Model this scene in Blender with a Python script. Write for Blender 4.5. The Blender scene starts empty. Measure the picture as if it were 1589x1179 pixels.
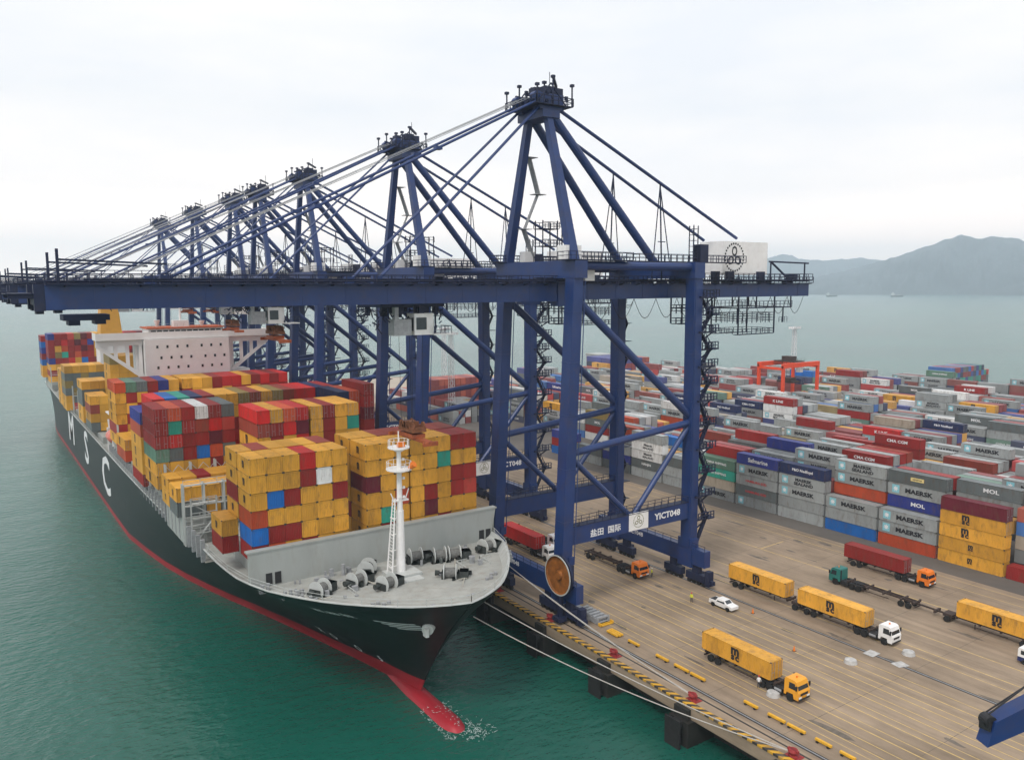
import bpy, math, random
import numpy as np
from mathutils import Vector, Matrix
SC = bpy.context.scene
# ---------------------------------------------------------------- camera
CX, CY, CZ = 0.0, 0.0, 54.3
FPX, PITCH, YAW, ROLL = 1253.2, .1165, .5974, -.0036
cp, sp, cy_, sy_ = math.cos(PITCH), math.sin(PITCH), math.cos(YAW), math.sin(YAW)
cF = Vector((sy_*cp, cy_*cp, -sp)); cR0 = Vector((cy_, -sy_, 0)); cU0 = cR0.cross(cF)
cR = math.cos(ROLL)*cR0 + math.sin(ROLL)*cU0; cU = -math.sin(ROLL)*cR0 + math.cos(ROLL)*cU0
cam_d = bpy.data.cameras.new('camera'); cam = bpy.data.objects.new('camera', cam_d)
SC.collection.objects.link(cam); SC.camera = cam
M3 = Matrix((cR, cU, -cF)).transposed()
cam.matrix_world = Matrix.Translation((CX, CY, CZ)) @ M3.to_4x4()
cam_d.sensor_fit = 'HORIZONTAL'; cam_d.sensor_width = 36.0; cam_d.lens = FPX/1589*36
cam_d.clip_start = 0.5; cam_d.clip_end = 60000
# ---------------------------------------------------------------- world, sun, exposure
SUN_EL, SUN_AZ = math.radians(52), math.radians(-62)      # azimuth from +Y towards +X
w = bpy.data.worlds.new("World"); SC.world = w; w.use_nodes = True
nt = w.node_tree; nt.nodes.clear()
N = nt.nodes.new; L = nt.links.new
out = N('ShaderNodeOutputWorld'); mix = N('ShaderNodeMixShader'); bg1 = N('ShaderNodeBackground'); bg2 = N('ShaderNodeBackground')
sky = N('ShaderNodeTexSky'); sky.sky_type = 'NISHITA'; sky.sun_disc = False
sky.sun_elevation = SUN_EL; sky.sun_rotation = SUN_AZ; sky.dust_density = 3; sky.altitude = 50
bg1.inputs[1].default_value = .1
tc = N('ShaderNodeTexCoord'); mp = N('ShaderNodeMapping'); mp.inputs['Scale'].default_value = (1.2, 1.2, 5.0)
no = N('ShaderNodeTexNoise'); no.inputs['Scale'].default_value = 1.6; no.inputs['Detail'].default_value = 5; no.inputs['Roughness'].default_value = .55
sepw = N('ShaderNodeSeparateXYZ')
rp = N('ShaderNodeValToRGB'); rp.color_ramp.elements[0].position = 0.0; rp.color_ramp.elements[0].color = (2.5, 2.0, 1.66, 1)
rp.color_ramp.elements[1].position = .62; rp.color_ramp.elements[1].color = (.94, .94, .965, 1)
e = rp.color_ramp.elements.new(.045); e.color = (2.1, 1.70, 1.45, 1)
e = rp.color_ramp.elements.new(.11); e.color = (1.28, 1.15, 1.06, 1)
e = rp.color_ramp.elements.new(.2); e.color = (.98, .955, .94, 1)
r2 = N('ShaderNodeValToRGB'); r2.color_ramp.elements[0].position = .36; r2.color_ramp.elements[0].color = (.885, .915, .965, 1)
r2.color_ramp.elements[1].position = .62; r2.color_ramp.elements[1].color = (1.04, 1.02, 1.0, 1)
mm = N('ShaderNodeMix'); mm.data_type = 'RGBA'; mm.blend_type = 'MULTIPLY'; mm.inputs[0].default_value = 1
L(tc.outputs['Generated'], mp.inputs[0]); L(mp.outputs[0], no.inputs['Vector']); L(no.outputs[0], r2.inputs[0])
L(tc.outputs['Generated'], sepw.inputs[0]); L(sepw.outputs[2], rp.inputs[0])
L(rp.outputs[0], mm.inputs[6]); L(r2.outputs[0], mm.inputs[7]); L(mm.outputs[2], bg2.inputs[0])
L(sky.outputs[0], bg1.inputs[0]); mix.inputs[0].default_value = .92
L(bg1.outputs[0], mix.inputs[1]); L(bg2.outputs[0], mix.inputs[2]); L(mix.outputs[0], out.inputs[0])
sun_d = bpy.data.lights.new('sun', 'SUN'); sun_d.energy = 1.5; sun_d.angle = math.radians(14); sun_d.color = (1, .955, .9)
sun = bpy.data.objects.new('sun', sun_d); SC.collection.objects.link(sun)
sdir = Vector((math.sin(SUN_AZ)*math.cos(SUN_EL), math.cos(SUN_AZ)*math.cos(SUN_EL)*-1, math.sin(SUN_EL)))
sun.rotation_euler = sdir.to_track_quat('Z', 'Y').to_euler()
sky.sun_rotation = math.atan2(sdir.x, sdir.y)
SC.view_settings.view_transform = 'Standard'; SC.view_settings.look = 'None'
SC.view_settings.exposure = 0.3; SC.view_settings.gamma = 1
SC.cycles.max_bounces = 5; SC.cycles.diffuse_bounces = 2; SC.cycles.glossy_bounces = 2; SC.cycles.volume_bounces = 2
SC.cycles.transparent_max_bounces = 6; SC.cycles.use_adaptive_sampling = True
COL = SC.collection
rnd = random.Random(7)
# ---------------------------------------------------------------- helpers
def tag(o, label=None, cat=None, group=None, kind=None, category=None):
    cat = cat or category
    if label: o['label'] = label
    if cat: o['category'] = cat
    if group: o['group'] = group
    if kind: o['kind'] = kind
    return o
def empty(name, loc=(0, 0, 0), rz=0, label=None, cat=None, group=None):
    o = bpy.data.objects.new(name, None); COL.objects.link(o); o.location = loc; o.rotation_euler = (0, 0, rz)
    o.empty_display_size = .5
    return tag(o, label, cat, group)
def copy_tree(o, parent=None):
    c = o.copy(); COL.objects.link(c)
    if parent is not None: c.parent = parent
    for ch in list(KIDS.get(o.name, ())): 
        k = copy_tree(ch, c)
        KIDS.setdefault(c.name, []).append(k)
    return c
KIDS = {}
class MB:
    def __init__(s): s.v = []; s.f = []; s.mi = []; s.m = 0
    def add(s, vs, fs):
        b = len(s.v); s.v += [tuple(p) for p in vs]
        s.f += [tuple(b+i for i in f) for f in fs]; s.mi += [s.m]*len(fs); return s
    def box(s, x0, x1, y0, y1, z0, z1):
        return s.add([(x0, y0, z0), (x1, y0, z0), (x1, y1, z0), (x0, y1, z0), (x0, y0, z1), (x1, y0, z1), (x1, y1, z1), (x0, y1, z1)],
                     [(3, 2, 1, 0), (4, 5, 6, 7), (0, 1, 5, 4), (1, 2, 6, 5), (2, 3, 7, 6), (3, 0, 4, 7)])
    def cbox(s, cx, cy, cz, dx, dy, dz): return s.box(cx-dx/2, cx+dx/2, cy-dy/2, cy+dy/2, cz-dz/2, cz+dz/2)
    def beam(s, p, q, w, h=None, w2=None, h2=None, up=(0, 0, 1)):
        h = h or w; w2 = w2 or w; h2 = h2 or h
        p, q = Vector(p), Vector(q); d = (q-p).normalized(); u = Vector(up)
        if abs(d.dot(u)) > .95: u = Vector((0, 1, 0))
        a = d.cross(u).normalized(); b = a.cross(d)
        vs = [c+a*i*ww/2+b*j*hh/2 for c, ww, hh in ((p, w, h), (q, w2, h2)) for i, j in ((-1, -1), (1, -1), (1, 1), (-1, 1))]
        return s.add(vs, [(3, 2, 1, 0), (4, 5, 6, 7), (0, 1, 5, 4), (1, 2, 6, 5), (2, 3, 7, 6), (3, 0, 4, 7)])
    def tube(s, p, q, r, r2=None, n=8, cap=True):
        r2 = r if r2 is None else r2
        p, q = Vector(p), Vector(q); d = (q-p).normalized(); u = Vector((0, 0, 1)) if abs(d.z) < .95 else Vector((0, 1, 0))
        a = d.cross(u).normalized(); b = a.cross(d); vs = []
        for c, rr in ((p, r), (q, r2)):
            for k in range(n):
                t = 2*math.pi*k/n; vs.append(c+a*rr*math.cos(t)+b*rr*math.sin(t))
        fs = [(k, (k+1) % n, n+(k+1) % n, n+k) for k in range(n)]
        if cap: fs += [tuple(range(n-1, -1, -1)), tuple(range(n, 2*n))]
        return s.add(vs, fs)
    def path(s, pts, r, n=5):
        for a, b in zip(pts, pts[1:]): s.tube(a, b, r, n=n, cap=False)
        return s
    def prism(s, poly, z0, z1):
        n = len(poly)
        return s.add([(x, y, z0) for x, y in poly]+[(x, y, z1) for x, y in poly],
                     [tuple(range(n-1, -1, -1)), tuple(range(n, 2*n))]+[(k, (k+1) % n, n+(k+1) % n, n+k) for k in range(n)])
    def prism_y(s, poly, y0, y1):      # poly in (x,z)
        n = len(poly)
        return s.add([(x, y0, z) for x, z in poly]+[(x, y1, z) for x, z in poly],
                     [tuple(range(n)), tuple(range(2*n-1, n-1, -1))]+[(k, n+k, n+(k+1) % n, (k+1) % n) for k in range(n)])
    def rail(s, p, q, h=1.1, step=2.0, r=.035, mid=True):
        p, q = Vector(p), Vector(q); L_ = (q-p).length; k = max(1, int(L_/step)); up = Vector((0, 0, 1))
        for i in range(k+1):
            c = p.lerp(q, i/k); s.beam(c, c+up*h, r*2)
        s.beam(p+up*h, q+up*h, r*2)
        if mid: s.beam(p+up*h*.5, q+up*h*.5, r*1.6)
        return s
    def mesh(s, name, mats, smooth=False):
        me = bpy.data.meshes.new(name); me.from_pydata(s.v, [], s.f)
        for m in (mats if isinstance(mats, (list, tuple)) else [mats]): me.materials.append(m)
        me.polygons.foreach_set('material_index', s.mi)
        if smooth: me.polygons.foreach_set('use_smooth', [True]*len(s.f))
        me.update(); return me
    def build(s, name, mats, parent=None, smooth=False, **kw):
        return link(name, s.mesh(name, mats, smooth), parent, **kw)
def link(name, me, parent=None, loc=None, rot=None, **kw):
    o = bpy.data.objects.new(name, me); COL.objects.link(o)
    if parent is not None: o.parent = parent; KIDS.setdefault(parent.name, []).append(o)
    if loc is not None: o.location = loc
    if rot is not None: o.rotation_euler = rot
    if kw: tag(o, **kw)
    return o
# ---------------------------------------------------------------- materials
def mat(name, col, rough=.6, var=.12, scale=.6, metal=0., spec=.35, bump=0., bscale=4., stretch=(1, 1, 1), dirt=None, dirt_amt=0., color_from=None, coat=0.):
    m = bpy.data.materials.new(name); m.use_nodes = True; t = m.node_tree; b = t.nodes['Principled BSDF']
    N = t.nodes.new; L = t.links.new
    b.inputs['Roughness'].default_value = rough; b.inputs['Metallic'].default_value = metal
    b.inputs['Specular IOR Level'].default_value = spec
    tc = N('ShaderNodeTexCoord'); mp = N('ShaderNodeMapping'); mp.inputs['Scale'].default_value = stretch
    L(tc.outputs['Object'], mp.inputs[0])
    oi = N('ShaderNodeObjectInfo'); mu = N('ShaderNodeMath'); mu.operation = 'MULTIPLY'; mu.inputs[1].default_value = 137.
    L(oi.outputs['Random'], mu.inputs[0]); L(mu.outputs[0], mp.inputs['Location'])
    n = N('ShaderNodeTexNoise'); n.inputs['Scale'].default_value = scale; n.inputs['Detail'].default_value = 6; n.inputs['Roughness'].default_value = .6
    L(mp.outputs[0], n.inputs['Vector'])
    mr = N('ShaderNodeMapRange'); mr.inputs[1].default_value = .3; mr.inputs[2].default_value = .7
    mr.inputs[3].default_value = 1-var; mr.inputs[4].default_value = 1+var*.6; L(n.outputs[0], mr.inputs[0])
    mx = N('ShaderNodeMix'); mx.data_type = 'RGBA'; mx.blend_type = 'MULTIPLY'; mx.inputs[0].default_value = 1
    if color_from == 'object': L(oi.outputs['Color'], mx.inputs[6])
    elif color_from == 'attr':
        at = N('ShaderNodeAttribute'); at.attribute_name = 'paint'; L(at.outputs['Color'], mx.inputs[6])
    else: mx.inputs[6].default_value = (*col, 1)
    L(mr.outputs[0], mx.inputs[7]); last = mx.outputs[2]
    if dirt:
        n2 = N('ShaderNodeTexNoise'); n2.inputs['Scale'].default_value = scale*2.3; n2.inputs['Detail'].default_value = 8; n2.inputs['Roughness'].default_value = .7
        L(mp.outputs[0], n2.inputs['Vector'])
        m2 = N('ShaderNodeMapRange'); m2.inputs[1].default_value = .5; m2.inputs[2].default_value = .72; m2.inputs[4].default_value = dirt_amt
        L(n2.outputs[0], m2.inputs[0]); x2 = N('ShaderNodeMix'); x2.data_type = 'RGBA'
        L(m2.outputs[0], x2.inputs[0]); L(last, x2.inputs[6]); x2.inputs[7].default_value = (*dirt, 1); last = x2.outputs[2]
    L(last, b.inputs['Base Color'])
    if bump:
        nb = N('ShaderNodeTexNoise'); nb.inputs['Scale'].default_value = bscale; nb.inputs['Detail'].default_value = 4; L(mp.outputs[0], nb.inputs['Vector'])
        bp = N('ShaderNodeBump'); bp.inputs['Distance'].default_value = bump; L(nb.outputs[0], bp.inputs['Height']); L(bp.outputs[0], b.inputs['Normal'])
    return m
BLUE = mat('crane_blue_paint', (.009, .035, .142), .42, .15, .25, spec=.5, dirt=(.045, .04, .075), dirt_amt=.5)
NAVY = mat('dark_blue_steel', (.012, .019, .055), .6, .3, .5, dirt=(.05, .035, .03), dirt_amt=.35)
GALV = mat('galvanised_steel', (.33, .34, .35), .5, .2, 1.5, dirt=(.12, .09, .07), dirt_amt=.4)
LIGHTST = mat('light_grey_paint', (.50, .52, .50), .5, .12, .4, dirt=(.25, .22, .18), dirt_amt=.35)
SHIPGREY = mat('ship_grey_paint', (.36, .38, .36), .5, .10, .25, stretch=(1, 1, .3), dirt=(.24, .2, .15), dirt_amt=.3)
DECKM = mat('deck_paint', (.37, .375, .345), .7, .2, .35, dirt=(.26, .22, .17), dirt_amt=.6)
WHITE = mat('white_paint', (.82, .81, .79), .45, .08, .4, dirt=(.5, .42, .34), dirt_amt=.2)
BLACK = mat('black_steel', (.02, .02, .022), .6, .3, 1.)
RUBBER = mat('rubber', (.018, .018, .018), .85, .3, 2.)
GLASS = mat('dark_glass', (.02, .028, .035), .12, .1, 1., spec=.8)
ORANGE = mat('orange_paint', (.80, .20, .02), .4, .1, 1.)
YELP = mat('yellow_paint', (.78, .42, .03), .5, .15, 1.2, dirt=(.35, .2, .05), dirt_amt=.4)
REDP = mat('red_paint', (.55, .035, .03), .5, .15, 1.2)
GREENP = mat('green_cab_paint', (.02, .16, .14), .4, .1, 1.)
INK = mat('black_lettering', (.02, .02, .025), .6, .1, 1.)
WINK = mat('white_lettering', (.78, .78, .78), .6, .08, 1.)
STARB = mat('pale_blue_square', (.25, .55, .62), .6, .05, 1.)
RUST = mat('rust', (.22, .085, .04), .85, .5, 1.3, dirt=(.05, .03, .02), dirt_amt=.6)
HAZE_D = 0.00016
# ================================================================ SETTING
WZ = -5.0
def water_mat():
    m = bpy.data.materials.new('sea_water'); m.use_nodes = True; t = m.node_tree; b = t.nodes['Principled BSDF']; N = t.nodes.new; L = t.links.new
    rn = N('ShaderNodeTexNoise'); rn.inputs['Scale'].default_value = .012; rn.inputs['Detail'].default_value = 4; rm = N('ShaderNodeMapRange'); rm.inputs[1].default_value = .35; rm.inputs[2].default_value = .65; rm.inputs[3].default_value = .14; rm.inputs[4].default_value = .36; L(rn.outputs[0], rm.inputs[0]); L(rm.outputs[0], b.inputs['Roughness']); b.inputs['IOR'].default_value = 1.52
    tc = N('ShaderNodeTexCoord')
    n = N('ShaderNodeTexNoise'); n.inputs['Scale'].default_value = .006; n.inputs['Detail'].default_value = 5; L(tc.outputs['Object'], n.inputs['Vector'])
    r = N('ShaderNodeValToRGB'); r.color_ramp.elements[0].position = .3; r.color_ramp.elements[0].color = (.004, .066, .046, 1)
    r.color_ramp.elements[1].position = .7; r.color_ramp.elements[1].color = (.011, .115, .084, 1)
    L(n.outputs[0], r.inputs[0]); L(r.outputs[0], b.inputs['Base Color'])
    prev = None
    for sc, dist, st in ((.07, .6, (1, 1.5, 1)), (.42, .34, (1, 1.7, 1)), (1.5, .12, (1, 1.5, 1))):
        mp = N('ShaderNodeMapping'); mp.inputs['Scale'].default_value = st; mp.inputs['Rotation'].default_value = (0, 0, .5); L(tc.outputs['Object'], mp.inputs[0])
        nn = N('ShaderNodeTexNoise'); nn.inputs['Scale'].default_value = sc; nn.inputs['Detail'].default_value = 3; L(mp.outputs[0], nn.inputs['Vector'])
        bp = N('ShaderNodeBump'); bp.inputs['Strength'].default_value = .8; bp.inputs['Distance'].default_value = dist; L(nn.outputs[0], bp.inputs['Height'])
        if prev: L(prev.outputs[0], bp.inputs['Normal'])
        prev = bp
    L(prev.outputs[0], b.inputs['Normal'])
    return m
WATER = water_mat()
mb = MB(); S_ = 10200
mb.add([(-S_, -S_, WZ), (S_, -S_, WZ), (S_, S_, WZ), (-S_, S_, WZ)], [(0, 1, 2, 3)])
mb.build('sea_water', WATER, kind='structure')
# quay and yard ground
def ground_mat():
    m = bpy.data.materials.new('concrete_apron'); m.use_nodes = True; t = m.node_tree; b = t.nodes['Principled BSDF']; N = t.nodes.new; L = t.links.new
    b.inputs['Roughness'].default_value = .85; b.inputs['Specular IOR Level'].default_value = .25
    g = N('ShaderNodeNewGeometry')
    def noise(scale, st, det=6, ro=.6):
        mp = N('ShaderNodeMapping'); mp.inputs['Scale'].default_value = st; L(g.outputs['Position'], mp.inputs[0])
        n = N('ShaderNodeTexNoise'); n.inputs['Scale'].default_value = scale; n.inputs['Detail'].default_value = det; n.inputs['Roughness'].default_value = ro
        L(mp.outputs[0], n.inputs['Vector']); return n
    a = noise(.05, (1, 1, 1)); r = N('ShaderNodeValToRGB')
    r.color_ramp.elements[0].position = .3; r.color_ramp.elements[0].color = (.25, .19, .132, 1)
    r.color_ramp.elements[1].position = .7; r.color_ramp.elements[1].color = (.36, .275, .195, 1); L(a.outputs[0], r.inputs[0])
    s = noise(.8, (1, .008, 1), 5, .6); rs = N('ShaderNodeMapRange'); rs.inputs[1].default_value = .36; rs.inputs[2].default_value = .64; rs.inputs[3].default_value = .83; rs.inputs[4].default_value = 1.08
    L(s.outputs[0], rs.inputs[0])
    d = noise(.22, (1, .45, 1), 8, .72); rd = N('ShaderNodeMapRange'); rd.inputs[1].default_value = .35; rd.inputs[2].default_value = .75; rd.inputs[3].default_value = 1.12; rd.inputs[4].default_value = .72
    L(d.outputs[0], rd.inputs[0])
    m1 = N('ShaderNodeMath'); m1.operation = 'MULTIPLY'; L(rs.outputs[0], m1.inputs[0]); L(rd.outputs[0], m1.inputs[1])
    mx = N('ShaderNodeMix'); mx.data_type = 'RGBA'; mx.blend_type = 'MULTIPLY'; mx.inputs[0].default_value = 1
    L(r.outputs[0], mx.inputs[6]); L(m1.outputs[0], mx.inputs[7]); L(mx.outputs[2], b.inputs['Base Color'])
    bn = noise(3., (1, 1, 1)); bp = N('ShaderNodeBump'); bp.inputs['Distance'].default_value = .02; L(bn.outputs[0], bp.inputs['Height']); L(bp.outputs[0], b.inputs['Normal'])
    return m
GROUND = ground_mat()
YARDG = mat('yard_asphalt', (.13, .115, .10), .9, .3, .05, bump=.01)
SANDG = mat('pale_fill_ground', (.42, .36, .29), .9, .15, .03)
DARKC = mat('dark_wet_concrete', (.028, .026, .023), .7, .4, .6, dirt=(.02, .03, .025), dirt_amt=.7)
land = [(74.6, -60), (74.6, 466), (150, 463), (208, 440), (290, 398), (330, 345), (372, 330), (420, 285), (436, 235), (440, 150), (460, 0), (500, -200), (500, -400), (74.6, -400)]
MB().prism(land, -1.6, 0).build('quay_deck', GROUND, kind='structure')
inner = [(78.5, -60), (78.5, 464), (150, 460), (208, 437), (290, 395), (327, 342), (369, 327), (417, 283), (433, 235), (437, 150), (457, 0), (497, -200), (497, -398), (78.5, -398)]
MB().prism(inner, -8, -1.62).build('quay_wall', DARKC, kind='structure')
MB().add([(150.5, -100, .008), (470, -100, .008), (430, 235, .008), (330, 330, .008), (150.5, 330, .008)], [(0, 1, 2, 3, 4)]).build('yard_ground', YARDG, kind='structure')
MB().add([(140, 345, .012), (328, 340, .012), (285, 396, .012), (206, 436, .012), (140, 455, .012)], [(0, 1, 2, 3, 4)]).build('pale_ground', SANDG, kind='structure')
# painted lane lines
LINEY = mat('lane_paint', (.62, .43, .14), .8, .3, .8, dirt=(.36, .3, .23), dirt_amt=.75)
mb = MB()
for x, wd in [(84.3, .12), (86.0, .12), (88.2, .16), (89.6, .12), (91.9, .16), (93.3, .12), (95.6, .16), (97.0, .12), (99.2, .16), (100.6, .12), (102.6, .14), (104.6, .12), (112.9, .12), (115.3, .16), (120.3, .16), (133.6, .18), (145.0, .12), (148.5, .12), (83.0, .1)]:
    mb.add([(x-wd/2, -60, .004), (x+wd/2, -60, .004), (x+wd/2, 440, .004), (x-wd/2, 440, .004)], [(0, 1, 2, 3)])
for y in (105, 60, 150, 200): mb.add([(133.7, y, .0045), (141.5, y+.4, .0045), (141.5, y+.6, .0045), (133.7, y+.2, .0045)], [(0, 1, 2, 3)])
mb.build('lane_markings', LINEY, kind='structure')
JOINT = mat('joint_filler', (.16, .13, .10), .9, .4, .7)
mb = MB()
for y in np.arange(-50, 440, 12.0): mb.add([(75.6, y, .0025), (150.4, y, .0025), (150.4, y+.07, .0025), (75.6, y+.07, .0025)], [(0, 1, 2, 3)])
mb.build('slab_joints', JOINT, kind='structure')
STAIN = mat('oil_stain', (.15, .125, .10), .7, .4, .9)
mb = MB(); rs_ = random.Random(12)
for i in range(130):
    x, y = rs_.uniform(84, 148), rs_.uniform(40, 260); a, c = rs_.uniform(.2, .8), rs_.uniform(.5, 3.2); z = .0012+i*.00001
    mb.add([(x+a*rs_.uniform(.5, 1.2)*math.cos(k*.7), y+c*rs_.uniform(.5, 1.2)*math.sin(k*.7), z) for k in range(9)], [tuple(range(9))])
mb.build('ground_stains', STAIN, kind='structure')
RAILD = mat('rail_slot', (.045, .04, .038), .7, .3, 1.)
for i, x in enumerate((78.8, 108.0)):
    MB().add([(x-.33, -60, .006), (x+.33, -60, .006), (x+.33, 440, .006), (x-.33, 440, .006)], [(0, 1, 2, 3)]).build('rail_bed', RAILD, kind='structure')
    r = MB().box(x-.06, x+.06, -60, 440, .008, .05).build('crane_rail', GALV, kind='structure')
MB().add([(77.2, -60, .005), (77.5, -60, .005), (77.5, 440, .005), (77.2, 440, .005)], [(0, 1, 2, 3)]).build('cable_trench', RAILD, kind='structure')
# striped kerb
def stripe_mat():
    m = bpy.data.materials.new('yellow_black_stripes'); m.use_nodes = True; t = m.node_tree; b = t.nodes['Principled BSDF']; N = t.nodes.new; L = t.links.new
    b.inputs['Roughness'].default_value = .7
    g = N('ShaderNodeNewGeometry'); s = N('ShaderNodeSeparateXYZ'); L(g.outputs['Position'], s.inputs[0])
    a = N('ShaderNodeMath'); a.operation = 'ADD'; L(s.outputs[1], a.inputs[0]); L(s.outputs[0], a.inputs[1])
    f = N('ShaderNodeMath'); f.operation = 'MULTIPLY'; f.inputs[1].default_value = 1/1.5; L(a.outputs[0], f.inputs[0])
    fr = N('ShaderNodeMath'); fr.operation = 'FRACT'; L(f.outputs[0], fr.inputs[0])
    gt = N('ShaderNodeMath'); gt.operation = 'GREATER_THAN'; gt.inputs[1].default_value = .5; L(fr.outputs[0], gt.inputs[0])
    n = N('ShaderNodeTexNoise'); n.inputs['Scale'].default_value = 1.2; L(g.outputs['Position'], n.inputs['Vector'])
    c = N('ShaderNodeMix'); c.data_type = 'RGBA'; L(gt.outputs[0], c.inputs[0]); c.inputs[6].default_value = (.62, .33, .02, 1); c.inputs[7].default_value = (.035, .03, .025, 1)
    c2 = N('ShaderNodeMix'); c2.data_type = 'RGBA'; mrk = N('ShaderNodeMapRange'); mrk.inputs[1].default_value = .45; mrk.inputs[2].default_value = .8; L(n.outputs[0], mrk.inputs[0]); L(mrk.outputs[0], c2.inputs[0]); L(c.outputs[2], c2.inputs[6]); c2.inputs[7].default_value = (.16, .12, .08, 1)
    L(c2.outputs[2], b.inputs['Base Color']); return m
STR = stripe_mat()
MB().box(74.55, 75.45, -60, 466, .002, .28).build('kerb', STR, kind='structure')
# quay piers / fenders below each bollard
fend0 = None
for i in range(24):
    y = 54.3+15.6*i-15.6*2
    if fend0 is None:
        fend0 = empty('fender_pier', (0, y, 0))
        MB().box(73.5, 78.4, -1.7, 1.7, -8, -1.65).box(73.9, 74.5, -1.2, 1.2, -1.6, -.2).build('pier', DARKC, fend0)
        f = MB()
        for zz in (-4.4, -2.2): f.tube((73.5, 0, zz), (72.6, 0, zz), .8, .8, 14)
        f.box(72.35, 72.6, -1.3, 1.3, -5.4, -1.2).build('rubber_fender', RUBBER, fend0); o = fend0
    else: o = copy_tree(fend0); o.location.y = y
    tag(o, 'x', 'fender', 'fender piers under the quay edge')
    o['label'] = 'dark fender pier below the quay edge, %s from the near end' % ['first','second','third','fourth','fifth','sixth','seventh','eighth','ninth','tenth','eleventh','twelfth','thirteenth','fourteenth','fifteenth','sixteenth','seventeenth','eighteenth','nineteenth','twentieth','twenty-first','twenty-second','twenty-third','twenty-fourth'][i]
# hills: two ridges across the bay (azimuth in degrees, crest height in metres)
def ridge(name, tab, D, depth, m, seed, spur=.5):
    from mathutils import noise as nz
    az = [a for a, h in tab]; hh = [h for a, h in tab]; mb = MB(); na, nd = 300, 34; vs = []
    for i in range(na+1):
        a = az[0]+(az[-1]-az[0])*i/na
        H = float(np.interp(a, az, hh))
        for j in range(nd+1):
            t = j/nd; d = D-depth+1.7*depth*t
            prof = math.sin(min(1, t/.588)*math.pi/2)**1.15 if t < .588 else math.cos((t-.588)/.412*math.pi/2)
            n1 = nz.fractal(Vector((a*1.6+seed, d/420., seed)), .8, 2.1, 7)
            k = 1-spur*(1-t/.588)*1.2*(.5+n1) if t < .588 else 1
            z = H*prof*max(.25, k)+n1*13*prof
            ar = math.radians(a); vs.append((d*math.sin(ar), d*math.cos(ar), WZ-3+max(0, z)+(2 if 0 < t < 1 else 0)))
    q = nd+1
    mb.add(vs, [(i*q+j, (i+1)*q+j, (i+1)*q+j+1, i*q+j+1) for i in range(na) for j in range(nd)])
    return mb.build(name, m, smooth=True, kind='structure')
HILL = mat('wooded_hillside', (.07, .085, .088), .95, .5, .0035, bump=12., bscale=.02)
ridge('hills', [(52.6, 0), (53.29, 60), (54.33, 98), (55.66, 131), (57.2, 176), (58.33, 207), (59.8, 264), (61.22, 320), (62.27, 361), (63.02, 385), (64.0, 360), (64.83, 370), (65.67, 358), (66.29, 339), (68, 300), (71, 340), (75, 250), (80, 120), (84, 0)], 6300, 1400, HILL, 3.1)
ridge('distant_hills', [(47.5, 0), (49.3, 130), (49.96, 188), (51.6, 322), (52.61, 362), (53.63, 306), (54.84, 291), (56.01, 296), (57.55, 310), (58.69, 284), (61.61, 318), (66, 290), (72, 150)], 8500, 1300, HILL, 9.4)
ridge('near_headland', [(63.2, 0), (63.49, 6), (64.84, 30), (66.44, 68), (69, 90), (73, 40), (76, 0)], 5200, 500, HILL, 5.7)
# haze
hm = bpy.data.materials.new('haze_air'); hm.use_nodes = True; ht = hm.node_tree; ht.nodes.clear()
ho = ht.nodes.new('ShaderNodeOutputMaterial'); hv = ht.nodes.new('ShaderNodeVolumePrincipled')
hv.inputs['Color'].default_value = (.78, .90, 1, 1); hv.inputs['Density'].default_value = HAZE_D; hv.inputs['Anisotropy'].default_value = .15
ht.links.new(hv.outputs[0], ho.inputs['Volume'])
if HAZE_D: MB().box(-10500, 10500, -10500, 10500, -9.5, 560).build('haze', hm, kind='stuff')
# ================================================================ lettering
_tc = {}
def text_me(txt, size=1., mat_=None, bold=.02, xs=1.):
    """flat text mesh in local XY, centred; later placed on surfaces"""
    k = (txt, size, bold, xs)
    if k not in _tc:
        cu = bpy.data.curves.new('lettering', 'FONT'); cu.body = txt; cu.size = size; cu.align_x = 'CENTER'; cu.align_y = 'CENTER'; cu.offset = bold*size; cu.resolution_u = 2
        o = bpy.data.objects.new('lettering', cu); COL.objects.link(o); bpy.context.view_layer.update()
        me = o.to_mesh(); vs = [(v.co.x*xs, v.co.y) for v in me.vertices]; fs = [tuple(p.vertices) for p in me.polygons]
        o.to_mesh_clear(); bpy.data.objects.remove(o); bpy.data.curves.remove(cu)
        if vs:
            cx = (min(v[0] for v in vs)+max(v[0] for v in vs))/2; cy = (min(v[1] for v in vs)+max(v[1] for v in vs))/2
            vs = [(a-cx, b-cy) for a, b in vs]
        _tc[k] = (vs, fs)
    return _tc[k]
def on_negx(mb, txt, size, u, v, x, bold=.02, xs=1.):
    """letters on a plane facing -X: reading direction -Y; u = centre y, v = centre z"""
    vs, fs = text_me(txt, size, bold=bold, xs=xs)
    mb.add([(x, u-a, v+b) for a, b in vs], fs); return mb
def on_negy(mb, txt, size, u, v, y, bold=.02, xs=1.):
    vs, fs = text_me(txt, size, bold=bold, xs=xs)
    mb.add([(u+a, y, v+b) for a, b in vs], fs); return mb
def star_negx(mb, u, v, x, R):
    pts = []
    for k in range(14):
        r = R if k % 2 == 0 else R*.5; t = math.pi/2+k*math.pi/7
        pts.append((x, u-r*math.cos(t), v+r*math.sin(t)))
    mb.add(pts, [tuple(range(14))]); return mb
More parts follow.
